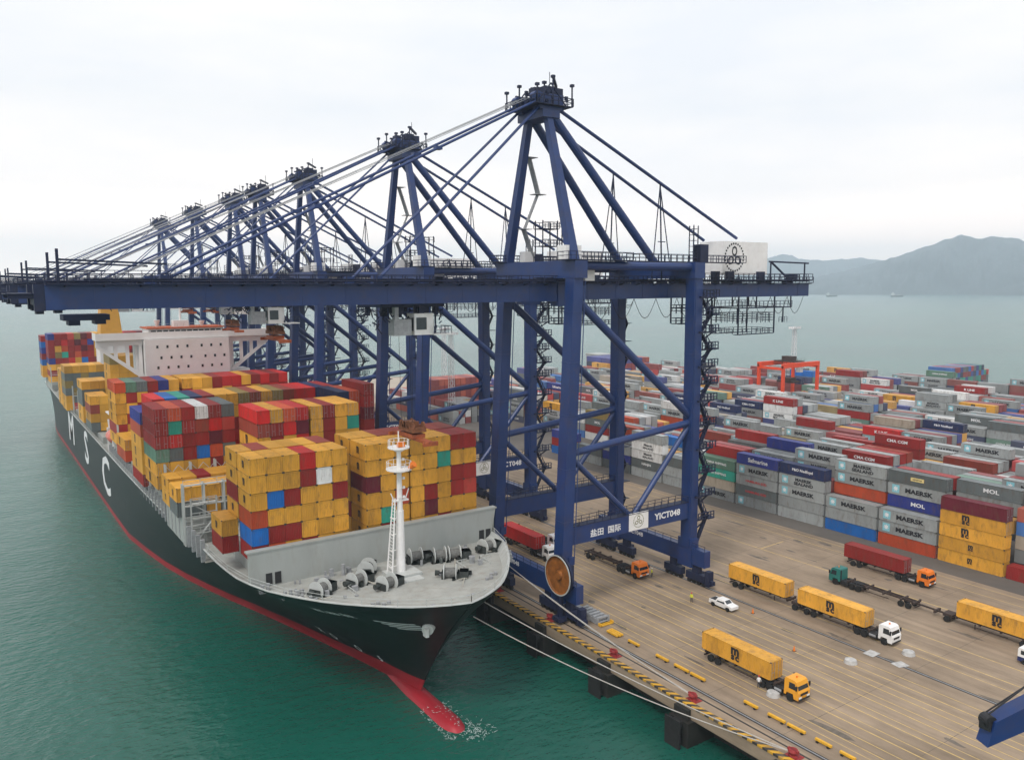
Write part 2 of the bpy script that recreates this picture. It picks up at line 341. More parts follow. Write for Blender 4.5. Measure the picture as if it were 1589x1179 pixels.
# ================================================================ CONTAINERS
H_, W_ = 2.59, 2.44
PAL = {'Y': (.72, .36, .042), 'R': (.56, .020, .018), 'D': (.30, .020, .017), 'O': (.52, .075, .025), 'B': (.012, .14, .46), 'N': (.014, .026, .09), 'T': (.03, .33, .24),
       'G': (.13, .25, .18), 'W': (.72, .72, .70), 'K': (.13, .15, .15), 'L': (.33, .35, .345), 'V': (.28, .20, .06), 'P': (.60, .07, .05), 'M': (.13, .012, .025), 'U': (.03, .045, .26), 'S': (.42, .36, .28), 'C': (.30, .05, .03)}
CNAME = {'Y': 'yellow', 'R': 'bright red', 'D': 'dark red', 'O': 'orange-red', 'B': 'bright blue', 'N': 'navy blue', 'T': 'turquoise', 'G': 'pale green', 'W': 'white', 'K': 'slate grey', 'L': 'light grey', 'V': 'olive', 'P': 'coral red', 'M': 'maroon', 'U': 'royal blue', 'S': 'beige', 'C': 'brown-red'}
CONT = mat('container_paint', (1, 1, 1), .5, .16, .5, spec=.35, stretch=(1, 1, .35), dirt=(.12, .07, .04), dirt_amt=.55, color_from='object')
CONTS = mat('stacked_container_paint', (1, 1, 1), .55, .3, .12, stretch=(1, 1, .5), dirt=(.14, .1, .07), dirt_amt=.25, color_from='attr')
CORN = mat('container_corner', (.07, .06, .055), .7, .3, 2.)
def corrug(mb, p0, du, dv, n, U, V, depth, m):
    """trapezoid sheet: p0 corner, du unit along length U, dv unit along V, n inward unit; m waves"""
    vs = []; pw = U/m
    prof = [(0, 0), (.25, 0), (.42, 1), (.75, 1), (.92, 0)]
    us = [(k*pw+a*pw, b) for k in range(m) for a, b in prof]+[(U, 0)]
    for a, b in us:
        q = p0+du*a+n*(b*depth); vs += [q, q+dv*V]
    mb.add(vs, [(2*i, 2*i+2, 2*i+3, 2*i+1) for i in range(len(us)-1)])
def container_mesh(L_, name, lod=0):
    mb = MB(); h, w_, l = H_-.05, W_/2, L_/2; fr = .14
    X, Y, Z = Vector((1, 0, 0)), Vector((0, 1, 0)), Vector((0, 0, 1))
    for sx in (-1, 1):
        for sy in (-1, 1):
            mb.box(*sorted((sx*w_, sx*(w_-.16))), *sorted((sy*l, sy*(l-.18))), .0, h)
        mb.box(*sorted((sx*w_, sx*(w_-.08))), -l+.18, l-.18, .03, .2); mb.box(*sorted((sx*w_, sx*(w_-.08))), -l+.18, l-.18, h-.12, h)
        m = int((L_-.36)/.28)
        p = Vector((sx*(w_-.03), (-l+.18) if sx > 0 else (l-.18), .2))
        corrug(mb, p, Y if sx > 0 else -Y, Z, Vector((-sx, 0, 0)), L_-.36, h-.32, .045, m)
    for sy in (-1, 1):
        mb.box(-w_+.16, w_-.16, *sorted((sy*l, sy*(l-.1))), .03, .2); mb.box(-w_+.16, w_-.16, *sorted((sy*l, sy*(l-.1))), h-.14, h)
    corrug(mb, Vector((w_-.16, l-.05, .2)), -X, Z, -Y, W_-.32, h-.34, .045, 8)        # closed end
    # door end at -Y : two leaves with locking bars
    mb.box(-w_+.16, -.02, -l+.04, -l+.1, .2, h-.14); mb.box(.02, w_-.16, -l+.04, -l+.1, .2, h-.14)
    for zz in (.75, 1.3, 1.85): mb.box(-w_+.2, -.08, -l+.02, -l+.04, zz, zz+.1); mb.box(.08, w_-.2, -l+.02, -l+.04, zz, zz+.1)
    # roof: shallow transverse ribs
    n = int((L_-.36)/.56); vs = []; fs = []
    for i in range(n):
        for a, d in ((0, 0), (.3, 0), (.4, .02), (.9, .02)):
            y = -l+.18+(i+a)*(L_-.36)/n; vs += [(-w_+.08, y, h-.03+d), (w_-.08, y, h-.03+d)]
    vs += [(-w_+.08, l-.18, h-.03), (w_-.08, l-.18, h-.03)]
    mb.add(vs, [(2*i, 2*i+1, 2*i+3, 2*i+2) for i in range(len(vs)//2-1)])
    mb.box(-w_+.08, w_-.08, -l+.1, l-.1, .05, .12)
    mb.m = 1
    for sx in (-1, 1):
        for sy in (-1, 1):
            for z in (0, h-.118):
                mb.box(*sorted((sx*(w_+.004), sx*(w_-.165))), *sorted((sy*(l+.004), sy*(l-.185))), z-.004 if z == 0 else z, z+.122)
    mb.m = 2
    for x in (-.95, -.4, .4, .95): mb.tube((x, -l+.0, .1), (x, -l+.0, h-.1), .022, n=5)
    for x in (-.68, .68): mb.box(x-.2, x+.2, -l-.01, -l+.02, 1.0, 1.05)
    return mb.mesh(name, [CONT, CORN, GALV])
C40, C20 = container_mesh(12.19, 'container_forty'), container_mesh(6.06, 'container_twenty')
# ---- emblem / lettering meshes for the side facing the quay (-X), local coords of a container
XF = -W_/2-.012
def msc_mesh(s=1.):
    mb = MB()
    def glyph(txt, size, u, v, xs): on_negx(mb, txt, size, u, v+1.3, XF, .05, xs)
    glyph('m', 1.9*s, 0, .46*s, 1.0); glyph('s', 1.35*s, .38*s, -.46*s, 1.1); glyph('c', 1.35*s, -.40*s, -.46*s, 1.1)
    return mb.mesh('shipping_emblem', INK)
MSCM = msc_mesh(1.0); MSCS = msc_mesh(.62)
def word_mesh(lines, m, xs=1.1, bold=.03):
    mb = MB()
    for txt, size, u, v in lines: on_negx(mb, txt, size, u, v, XF, bold, xs)
    return mb.mesh('side_lettering', m)
MAERSK = word_mesh([('MAERSK', 1.25, -.6, 1.3)], INK, 1.25, .045)
SEALAND = word_mesh([('MAERSK', .95, -.6, 1.75), ('SEALAND', .95, -.6, .85)], INK, 1.25, .04)
mb = MB(); mb.box(XF, XF+.01, 3.6, 5.2, .45, 2.15); STARSQ = mb.mesh('emblem_square', STARB)
mb = star_negx(MB(), 4.4, 1.3, XF-.006, .62); STARW = mb.mesh('emblem_star', WINK)
REDINK = mat('red_lettering', (.6, .05, .05), .6, .1, 1.); YBOX = mat('yellow_label', (.75, .6, .25), .6, .1, 1.)
HAMB = word_mesh([('HAMBURG SÜD', .75, 0, 1.3)], REDINK, 1.2)
SAFM = word_mesh([('Safmarine', 1.35, -.3, 1.3)], WINK, 1.1)
PONL = word_mesh([('P&O Nedlloyd', .85, -.2, 1.3)], WINK, 1.1)
CHINA = word_mesh([('CHINA SHIPPING', .8, 0, 1.3)], WINK, 1.1)
KLINE = word_mesh([('K LINE', 1.2, 0, 1.3)], WINK, 1.2)
MOL = word_mesh([('MOL', 1.1, -.5, 1.3)], WINK, 1.3)
HANJ = word_mesh([('HANJIN', .9, 0, 1.3)], WINK, 1.2)
CMA = word_mesh([('CMA CGM', 1., 0, 1.3)], WINK, 1.2)
WINKT = word_mesh([('Maersk', .9, -.6, 1.75), ('SEALAND', .8, -.6, .85)], INK, 1.25, .03)
mb = MB().box(XF, XF+.01, -1.5, 1.3, .95, 1.7); LABELY = mb.mesh('label_panel', YBOX)
mb = MB(); on_negx(mb, 'GENSTAR', .42, -.1, 1.32, XF-.008, .03, 1.1); LABELT = mb.mesh('side_lettering', INK)
LOGO = {'msc': [('shipping_emblem', MSCM)], 'mscs': [('shipping_emblem', MSCS)], 'maersk': [('emblem_square', STARSQ), ('emblem_star', STARW), ('side_lettering', MAERSK)],
        'sealand': [('emblem_square', STARSQ), ('emblem_star', STARW), ('side_lettering', SEALAND)], 'hamb': [('side_lettering', HAMB)], 'saf': [('side_lettering', SAFM)],
        'pon': [('side_lettering', PONL)], 'china': [('side_lettering', CHINA)], 'kline': [('side_lettering', KLINE)], 'mol': [('side_lettering', MOL)], 'hanj': [('side_lettering', HANJ)],
        'cma': [('side_lettering', CMA)], 'star': [('emblem_square', STARSQ), ('emblem_star', STARW)], 'wsea': [('side_lettering', WINKT)], 'label': [('label_panel', LABELY), ('side_lettering', LABELT)]}
def make_container(x, y, z, L_, c, label, group, logo=None, flip=False, uoff=0.):
    """x,y = centre, z = base"""
    e0 = empty('shipping_container', (x, y, z), 0, label, 'container', group)
    b = link('container_body', C40 if L_ > 8 else C20, e0, rot=(0, 0, math.pi) if flip else None)
    r_ = random.Random(label); k = 1+r_.uniform(-.2, .12); cc = PAL[c]
    b.color = (cc[0]*k, cc[1]*k, cc[2]*k, 1)
    if logo:
        for nm, me in LOGO[logo]: link(nm, me, e0, loc=(0, uoff, 0))
    return e0
ORD = ['first', 'second', 'third', 'fourth', 'fifth', 'sixth', 'seventh', 'eighth', 'ninth', 'tenth', 'eleventh', 'twelfth', 'thirteenth', 'fourteenth', 'fifteenth', 'sixteenth', 'seventeenth', 'eighteenth', 'nineteenth', 'twentieth',
       'twenty-first', 'twenty-second', 'twenty-third', 'twenty-fourth', 'twenty-fifth', 'twenty-sixth', 'twenty-seventh', 'twenty-eighth', 'twenty-ninth', 'thirtieth']
BOXES = []       # dict(x0,y0,z,L,c,where,logo,group)
def bx(x0, y0, z, L_, c, where, logo=None, group='containers stacked on the ship'):
    BOXES.append(dict(x0=x0, y0=y0, z=z, L=L_, c=c, where=where, logo=logo, group=group))
def block(name, x0, y0, ztop, L_, rows, base=14.3, fill='YDYRYYOD', pitch=2.5, logo=None, tops=None):
    """rows: strings, top tier first, one letter per column seen from the bow; '.' none. Lower tiers filled at random to the base"""
    r_ = random.Random(name); nt_ = int(round((ztop-base)/2.6))
    for t in range(nt_):
        s = rows[t] if t < len(rows) else None
        for i in range(len(rows[0]) if s is None else len(s)):
            c = s[i] if s is not None else r_.choice(fill)
            above = [rows[q][i] for q in range(min(t, len(rows)-1)+1) if i < len(rows[q])]
            if c == '.': continue
            if s is None and all(a == '.' for a in above) and len(rows) < 2: continue
            if c == '_': continue
            lg = None
            if c == 'Y' and L_ < 8: lg = 'mscs'
            elif c == 'Y': lg = 'msc'
            bx(x0+i*pitch, y0, ztop-2.6*(t+1), L_, c, '%s from left, %s tier down, %s' % (ORD[i], ORD[t], name), lg)
# ----- ship cargo (forward to aft)
F1 = 'front block behind the breakwater'
block('front-left block behind the breakwater', 32.6, 115, 29.75, 6.06, ['YYYRYY', 'YYYDWY', 'YBDYYD', 'OYYYYY', 'BDDYYY', 'DOYDYY'])
block('second row of the front-left block', 32.6, 121.5, 29.75, 6.06, ['YCYYYC', 'YYDYYY', 'DYYYDY', 'YYDYYY', 'YDYYYY', 'DYYDYY'])
block('front-right block behind the mast', 50.6, 115, 29.75, 6.06, ['YYY', 'YYY', 'MYY', 'YYO', 'YTY', 'YDY'])
block('front-right block beside the crane', 58.35, 115, 29.75, 6.06, ['YYYDD', 'YYTYY', 'YYYDD', 'YDYDP', 'YMYYY', 'YYDYY'])
block('second row of the front-right block', 50.6, 121.5, 29.75, 6.06, ['YYCCCYCC', 'YDYYYDYY', 'YYDYYDYY'])
block('low stack at the port rail', 30.05, 121.5, 19.6, 6.06, ['Y', 'D'], base=14.4)
block('front row of the low port bay', 28.9, 146.5, 19.4, 6.06, ['YYYYD', 'KKYKD'])
block('rear row of the low port bay', 28.9, 153, 19.8, 6.06, ['YYDYYY', 'YYYYDY'])
block('red block at right amidships', 44.4, 150, 31.2, 12.19, ['RYOR', 'CDRM', 'YDYR'])
block('yellow block at right amidships', 54.8, 150, 31.2, 12.19, ['YDYY', 'YDYT', 'YDYY', 'YYDY'])
block('tall red block on the port side', 28.9, 163.2, 31.2, 12.19, ['DODWDK', 'DTDCRP', 'DRDDMD', 'GKDBOK', 'YYYYDY', 'YYDYYY'])
block('starboard end of the middle bay', 66.2, 164, 31.6, 12.19, ['NO', 'DR', 'DM', 'YD'])
block('tall dark red starboard stack', 71.2, 162, 33.2, 12.19, ['D', 'D', 'M', 'D'])
block('blue-topped port stack', 28.9, 178.2, 28.7, 12.19, ['U', 'O', 'Y', 'Y', 'Y'])
block('bay of mixed tops amidships', 31.4, 178.2, 31.2, 12.19, ['RBTNDYYVCYVCRRND', 'DYDYDYYYDYDYDRDN', 'DDYYDYDYYDYDYDRD'])
block('yellow-topped short bay', 31.4, 193, 28.6, 12.19, ['........YCDYDC..', 'YYDYYDYDYDYYDDYY'])
block('red and green bay before the bridge', 29.9, 217, 30.9, 12.19, ['OGKDUY', 'YDYDYY', 'YYDYRY', 'YDYYYR', 'DYYYDY', 'YYYDYD'])
block('yellow and red bay before the bridge', 45.6, 217, 30.9, 12.19, ['YYYDRRYDRDR', 'DYYDYRDYDRD', 'YYDYYDRYDYD'])
block('low port bay beyond the red bay', 29.4, 203, 19.0, 12.19, ['YYY', 'OYY'])
block('last bay before the bridge', 44, 223.6+5.8, 30.2, 6.06, ['RRRRRRRRRD'], base=27.5)
block('port yellow bay abaft the bridge', 29.4, 262, 22.6, 12.19, ['YY', 'CY', 'YY', 'KY'], base=12)
block('open bay with yellow tops abaft the bridge', 29.6, 282, 25.0, 12.19, ['YYY', 'KKV', 'KVK', 'YKK'], base=12)
block('tall brown stack abaft the port wing', 36., 268, 33.6, 12.19, ['VYYVKDCMDDM', 'YYYYDDYDCDM', 'YYYYDYDYDDD', 'YYYVYDYYDDY', 'YYYDYYDYDDD'], base=12)
block('yellow-topped aft bay', 28.4, 318, 27.0, 12.19, ['YYYYY', 'KKVKK', 'VKKVK', 'KVKKV', 'YKKYK'], base=12)
block('port stack of the aft bay', 28.6, 334, 24.4, 12.19, ['Y', 'Y', 'Y'], base=12)
block('tall stern block', 29.8, 395, 34.4, 12.19, ['UDDPVMDYKYYRDDMDD', 'DDRDMDUYVDDMYDRDD', 'DYODDMDYYDYDRDMDY', 'DVTDODDYYDDYDMDDY', 'UDDRYBDCYYDDYDRDM', 'YYYYYYYYYYDYDYDYD'], base=14)
block('outermost port stack at the stern', 28.2, 408.5, 33, 12.19, ['D', 'B', 'U', 'D', 'B'], base=14)
# ----- terminal yard: blocks of six rows parallel to the quay
YX0, YP, SP, BP = 157.0, 2.85, 12.7, 24.6
PW = 'L'*16 + 'S' + 'W'*3 + 'D'*6 + 'O' + 'N'*3 + 'U' + 'Y'*2 + 'K'*2 + 'G' + 'V' + 'B' + 'C'*2 + 'R'
FRONT = {0: 'YYYYM', 1: 'OLL', 2: 'BLL', 3: 'LLLLN', 4: 'LKLLU', 5: 'LSTG', -1: 'D', -2: 'LDO', 6: 'LLK', 7: 'LKWWL', 8: 'KUL', 9: 'LK', 10: 'BDU'}
FLOGO = {(0, 0): 'mscs', (0, 1): 'mscs', (0, 2): 'msc', (0, 3): 'msc', (1, 1): 'maersk', (1, 2): 'maersk', (2, 2): 'maersk', (3, 2): 'maersk', (3, 3): 'sealand', (3, 4): 'pon', (4, 0): 'star', (4, 1): 'hamb', (4, 2): 'hamb',
         (4, 3): 'maersk', (4, 4): 'saf', (5, 0): 'maersk', (5, 2): 'china', (5, 3): 'china', (7, 1): 'hanj', (7, 2): 'wsea', (7, 3): 'wsea'}
SECOND = {1: 'LDLULK', 2: 'DLLOLL', 3: 'LDLD', 4: 'DLL', 0: 'LLDY', -1: 'LKSBO', 5: 'LLDLD', -2: 'LLDD'}
SLOGO = {(1, 4): 'maersk', (1, 5): 'label', (1, 3): 'mol', (2, 4): 'maersk', (2, 5): 'sealand', (5, 3): 'maersk', (4, 2): 'maersk'}
THIRD = {1: 'LLDDDD', 0: 'LDLDLK', 2: 'LLLLW', 3: 'LLDLLL', 4: 'DLLLL', 5: 'DLLLD', -1: 'LLLLLY'}
TLOGO = {(0, 5): 'mol', (3, 4): 'sealand', (3, 5): 'maersk', (4, 4): 'maersk'}
ry = random.Random(41)
GRP = 'containers stacked in the terminal yard'
def yard_h(b, r, k):
    x = YX0+b*BP+r*YP; y = 68.6+SP*k
    if b == 0 and k >= 9: return 0 if 9 <= k <= 15 else 3
    h = 3.7+.9*math.sin(k*1.7+b*2.1)+.7*math.sin(b*1.3+k*.45)+ry.uniform(-.9, .9)
    return max(1, min(6, int(round(h))))
for b in range(11):
    for r in range(6):
        for k in range(-7, 21):
            x = YX0+b*BP+r*YP; y = 68.6+SP*k
            if y > 330 or (x > 330 and y > 260) or y > 600-x*.9: 
                continue
            if x > 365 and not (y < 170 and x < 410): continue
            lim = FRONT.get(k) if (b, r) == (0, 0) else SECOND.get(k) if (b, r) == (0, 1) else THIRD.get(k) if (b, r) == (0, 2) else None
            lg = FLOGO if r == 0 else SLOGO if r == 1 else TLOGO
            if lim is None:
                n = yard_h(b, r, k)
                if b == 0 and r == 0 and k > 10: n = min(n, 2)
                lim = ''.join(ry.choice(PW) for _ in range(n)); lg = {}
            hc = ry.random() < .12
            for t, c in enumerate(lim):
                logo = lg.get((k, t)) if b == 0 else None
                if logo is None and not lg:
                    q = ry.random()
                    logo = {'L': 'maersk' if q < .6 else 'sealand' if q < .8 else None, 'Y': 'msc', 'D': 'cma' if q < .15 else 'kline' if q < .3 else None, 'N': 'pon' if q < .5 else 'cma', 'U': 'saf' if q < .4 else None, 'W': 'sealand' if q < .5 else None,
                            'G': 'china', 'T': 'china' if q < .5 else None, 'K': 'mol' if q < .4 else 'hanj' if q < .6 else None, 'R': 'kline' if q < .6 else 'hamb'}.get(c)
                bx(x, y, t*2.6, 12.19, c, 'yard block %s, %s row from the quay, stack %s from the right edge, %s tier up' % (ORD[b], ORD[r], ORD[min(29, k+7)], ORD[t]), logo, GRP)
# a far stack of blue and red boxes and the red stacks near the quay end
for i in range(10):
    for j in range(2):
        for t in range(6 if i < 9 else 4): bx(283+i*2.6, 318+j*12.6, t*2.6, 12.19, ry.choice('UUUDDUNO'), '%s column, %s tier up, %s row of the far blue stack' % (ORD[i], ORD[t], ORD[j]), None, GRP)
for i in range(9):
    for t in range(6): bx(159.5+i*2.6, 292, t*2.6, 12.19, 'D' if ry.random() < .8 else 'O', '%s column, %s tier up, far red stack beyond the cranes' % (ORD[i], ORD[t]), None, GRP)
for i in range(14):
    for t in range(5 if i < 12 else 4): bx(402+i*2.6, 205, t*2.6, 12.19, ry.choice('UDRTKNDBKT'), '%s column, %s tier up, far end-on stack by the water' % (ORD[i], ORD[t]), None, GRP)
# ----- which boxes show largest in the photograph's view: depth-tested item buffer
def item_buffer(boxes, occl, BW=900):
    BH = int(BW*759/1024); f = FPX/1589*BW
    R = np.array(cR); U = np.array(cU); Fv = np.array(cF); C0 = np.array([CX, CY, CZ])
    zb = np.full((BH, BW), np.inf); ib = np.full((BH, BW), -1, int)
    def quad(P, idx):
        d = np.array(P)-C0; k = d@Fv
        if (k < 3).any(): return
        u = BW/2+f*(d@R)/k; v = BH/2-f*(d@U)/k
        x0, x1, y0, y1 = int(max(0, u.min())), int(min(BW-1, u.max()))+1, int(max(0, v.min())), int(min(BH-1, v.max()))+1
        if x0 >= x1 or y0 >= y1: return
        gx, gy = np.meshgrid(np.arange(x0, x1)+.5, np.arange(y0, y1)+.5)
        s = None; ok = np.ones(gx.shape, bool); ar = 0
        for i in range(4): ar += u[i]*v[(i+1) % 4]-u[(i+1) % 4]*v[i]
        sg = 1 if ar > 0 else -1
        for i in range(4):
            j = (i+1) % 4; ok &= sg*((u[j]-u[i])*(gy-v[i])-(v[j]-v[i])*(gx-u[i])) >= 0
        if not ok.any(): return
        a, bq = np.array(P[1])-np.array(P[0]), np.array(P[3])-np.array(P[0]); n = np.cross(a, bq)
        rx = (gx-BW/2)/f; ryy = -(gy-BH/2)/f
        dn = (Fv@n)+rx*(R@n)+ryy*(U@n); z = ((np.array(P[0])-C0)@n)/dn
        sub = zb[y0:y1, x0:x1]; m = ok & (z < sub) & (z > 0)
        sub[m] = z[m]; ib[y0:y1, x0:x1][m] = idx
    for i, b in enumerate(boxes):
        x0, y0, z0 = b['x0'], b['y0'], b['z']; x1, y1, z1 = x0+W_, y0+b['L'], z0+H_
        quad([(x0, y0, z0), (x0, y1, z0), (x0, y1, z1), (x0, y0, z1)], i)
        quad([(x0, y0, z0), (x1, y0, z0), (x1, y0, z1), (x0, y0, z1)], i)
        if z1 < CZ: quad([(x0, y0, z1), (x1, y0, z1), (x1, y1, z1), (x0, y1, z1)], i)
    for P in occl: quad(P, -2)
    return np.bincount(ib[ib >= 0].ravel(), minlength=len(boxes))
occl = [[(29.8, 112.3, 9), (73.6, 112.3, 9), (73.6, 112.3, 17), (29.8, 112.3, 17)], [(40.5, 236, 10), (63, 236, 10), (63, 236, 40), (40.5, 236, 40)]]
shown = item_buffer(BOXES, occl)
cand = [i for i in np.argsort(-shown) if shown[i] > 0]
NIND = 288
single = set(int(i) for i in cand[:NIND])
# drop boxes that nothing in view shows (wholly enclosed)
occ = set((round(b['x0'], 1), round(b['y0'], 1), round(b['z'], 1)) for b in BOXES)
def exposed(b):
    x, y, z = b['x0'], b['y0'], b['z']
    def has(dx, dy, dz):
        for q in BUCK.get((int((x+dx)//6), int((y+dy)//14)), ()):
            if abs(q['x0']-x-dx) < .7 and abs(q['y0']-y-dy) < 1.2 and abs(q['z']-z-dz) < .7 and q is not b: return True
        return False
    return not (has(0, 0, 2.6) and has(-2.6, 0, 0) and has(0, -b['L']-.3, 0))
BUCK = {}
for b in BOXES:
    for i in range(int((b['x0']-1)//6), int((b['x0']+1)//6)+1):
        for j in range(int((b['y0']-1.5)//14), int((b['y0']+1.5)//14)+1): BUCK.setdefault((i, j), []).append(b)
SHORT = {}
def label_of(b):
    c = CNAME[b['c']]; wq = b['where']
    if wq.startswith('yard block'):
        p = wq.split(', ')
        return '%s yard container, %s block inland, %s, %s, %s' % (c, p[0].split()[-1], p[1].replace(' from the quay', ''), p[2].replace(' from the right edge', ' from right'), p[3])
    return '%s container, %s' % (c, wq)
INKC = {"black_lettering": (.02, .02, .025), "white_lettering": (.75, .75, .75), "pale_blue_square": (.25, .55, .62), "red_lettering": (.6, .05, .05), "yellow_label": (.75, .6, .25)}
vst, fst, cst = [], [], []; SV, SF, SCc = [], [], []
seenl = {}
n_ind = 0
for i, b in enumerate(BOXES):
    if i in single:
        lb = label_of(b)
        seenl[lb] = seenl.get(lb, 0)+1
        if seenl[lb] > 1: print('DUPLABEL', lb)
        logo = b['logo']
        if logo and shown[i] < 60: logo = None
        make_container(b['x0']+W_/2, b['y0']+b['L']/2, b['z'], b['L'], b['c'], lb, b['group'], logo, flip=(b['L'] < 8 or random.Random(i).random() < .5), uoff=(1.2 if logo == 'msc' else 0)); n_ind += 1
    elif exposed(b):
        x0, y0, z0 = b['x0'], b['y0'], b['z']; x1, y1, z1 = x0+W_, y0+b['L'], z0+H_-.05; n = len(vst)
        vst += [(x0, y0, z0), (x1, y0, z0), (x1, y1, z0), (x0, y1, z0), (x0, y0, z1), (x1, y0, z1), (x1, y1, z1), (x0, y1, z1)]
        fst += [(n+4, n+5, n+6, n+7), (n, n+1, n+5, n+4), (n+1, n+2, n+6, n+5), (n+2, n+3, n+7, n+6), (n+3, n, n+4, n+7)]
        k = 1+ry.uniform(-.2, .15); cc = PAL[b['c']]; q_ = (.78, .056) if b['x0'] > 100 else (1, 0); cst += [(cc[0]*k*q_[0]+q_[1], cc[1]*k*q_[0]+q_[1], cc[2]*k*q_[0]+q_[1], 1)]*5  # merged yard boxes mixed toward grey: distance fade put into the paint colour
        if b['logo'] and shown[i] > 8:
            xc, yc = x0+W_/2, (y0+y1)/2
            for nm, me in LOGO[b['logo']]:
                n = len(vst); vst += [(v.co.x+xc, v.co.y+yc+(1.2 if b['logo'] == 'msc' else 0), v.co.z+z0) for v in me.vertices]
                m0 = me.materials[0]; col = tuple(INKC[m0.name])
                for p in me.polygons: fst.append(tuple(n+q for q in p.vertices)); cst.append((*col, 1))
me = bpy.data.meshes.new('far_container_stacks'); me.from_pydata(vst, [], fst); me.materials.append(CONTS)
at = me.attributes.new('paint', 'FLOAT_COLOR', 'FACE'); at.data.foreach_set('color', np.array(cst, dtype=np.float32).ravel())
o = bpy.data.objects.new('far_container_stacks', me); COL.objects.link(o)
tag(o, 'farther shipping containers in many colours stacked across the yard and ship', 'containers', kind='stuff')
print('containers individual', n_ind, 'boxes', len(BOXES), 'in view', int((shown > 0).sum()), 'min px', int(shown[cand[min(NIND, len(cand))-1]]))
# ================================================================ SHIP
XC = 51.5
ship = empty('container_ship', (XC, 250, WZ), 0, 'long black-hulled container ship with red waterline moored alongside the quay, bow towards the viewer', 'ship')
SO = Vector((XC, 250, WZ))
def sb(mb, name, m, parent=None, smooth=False, **kw):
    """build a part given in world coordinates under the ship"""
    mb.v = [(x-SO.x, y-SO.y, z-SO.z) for x, y, z in mb.v]
    return mb.build(name, m, ship if parent is None else parent, smooth, **kw)
ZS = [-9, -6, -5, -3.4, 0, 4, 8.6, 12, 14.2]; YS = [101, 100.3, 100, 99.1, 97, 94.1, 90.4, 87, 84.8]
SD = [0, .7, 1.5, 3, 5, 8, 12, 16.5, 21, 27, 36, 60, 400]; HD = [0, 2.4, 4, 6.5, 8.8, 11.5, 14.7, 17.5, 19.6, 21.2, 22, 22.2, 22.2]
SW = [0, 4, 9, 16, 25, 34, 44, 55, 66, 76, 86, 96, 110, 125, 290, 320, 345]; HW = [0, .5, 1.1, 2.7, 5, 7.4, 10.2, 13.5, 16.4, 18.6, 20.1, 21.1, 21.9, 22.2, 22.2, 20, 15]
def ystem(z): return float(np.interp(z, ZS, YS))
def hb(y, z):
    s = max(0, y-ystem(z)); wv = min(1, max(0, (z+5)/17.5))**1.35
    wv = max(wv, min(1, max(0, (s-70)/60)) if False else wv)
    return (1-wv)*float(np.interp(s, SW, HW))+wv*float(np.interp(s, SD, HD))
def zdeck(s): return float(np.interp(s, [0, 10, 30, 46, 52, 400], [14.0, 13.2, 12.5, 12.2, 10.9, 10.9]))
SS = [0, .35, .8, 1.5, 2.3, 3.2, 4.5, 6, 8, 10, 12.5, 15, 18, 21, 25, 29, 33, 38, 44, 46, 50, 54, 60, 68, 78, 90, 104, 120, 140, 165, 190, 215, 240, 265, 285, 300, 315, 330, 345]
def hull_grid(zlo, zhi_f, nv, off=0.):
    vs = []
    for s in SS:
        for k in range(nv+1):
            zd = zhi_f(s); zl = zlo(s) if callable(zlo) else zlo; z = zl+(zd-zl)*k/nv; kk = min(1, s/120.); y = ystem(z)*(1-kk)+85*kk+s
            h = hb(y if s < 120 else y+12*(kk), z)+off
            if s == 0: h = 0.06
            vs.append((h, y, z))
    return vs
def both(vs, nv, mb):
    q = nv+1; n = len(SS)
    for sg in (-1, 1):
        b = [(XC+sg*h, y, z) for h, y, z in vs]
        fs = [(i*q+j, i*q+j+1, (i+1)*q+j+1, (i+1)*q+j) for i in range(n-1) for j in range(nv)]
        if sg > 0: fs = [tuple(reversed(f)) for f in fs]
        mb.add(b, fs)
    # transom
    L_ = vs[(n-1)*q:]; mb.add([(XC-h, y, z) for h, y, z in L_]+[(XC+h, y, z) for h, y, z in L_], [(j, j+1, q+j+1, q+j) for j in range(nv)])
ZB = lambda s: float(np.interp(s, [0, 12, 60, 120], [-1.9, -2.3, -3.3, -3.7]))
HULLM = mat('black_hull_paint', (.005, .008, .009), .42, .25, .12, spec=.4, stretch=(1, .3, 1), dirt=(.045, .04, .036), dirt_amt=.4)
BOOT = mat('red_waterline_paint', (.34, .016, .026), .45, .3, .3, stretch=(1, .2, 1), dirt=(.2, .03, .03), dirt_amt=.5)
mb = MB(); both(hull_grid(ZB, zdeck, 16), 16, mb); sb(mb, 'hull', HULLM, smooth=True)
mb = MB(); both(hull_grid(-9, ZB, 6), 6, mb); hb_ = sb(mb, 'lower_hull', BOOT, smooth=True)
# bulbous bow
mb = MB(); n = 14; rings = []
for y, r, zc in ((112, .9, -5.2), (107, 1.5, -5.5), (101, 2.0, -5.9), (98, 2.1, -6.1), (94, 2.2, -6.2), (91, 2.15, -6.1), (89.3, 1.8, -6.0), (88.2, 1.2, -6.0), (87.7, .3, -6.0)):
    rings.append([(XC+r*.9*math.cos(2*math.pi*k/n), y, zc+r*math.sin(2*math.pi*k/n)) for k in range(n)])
vs = [p for r in rings for p in r]
mb.add(vs, [(i*n+k, i*n+(k+1) % n, (i+1)*n+(k+1) % n, (i+1)*n+k) for i in range(len(rings)-1) for k in range(n)]+[tuple(range((len(rings)-1)*n, len(rings)*n))])
sb(mb, 'bulbous_bow', BOOT, smooth=True)
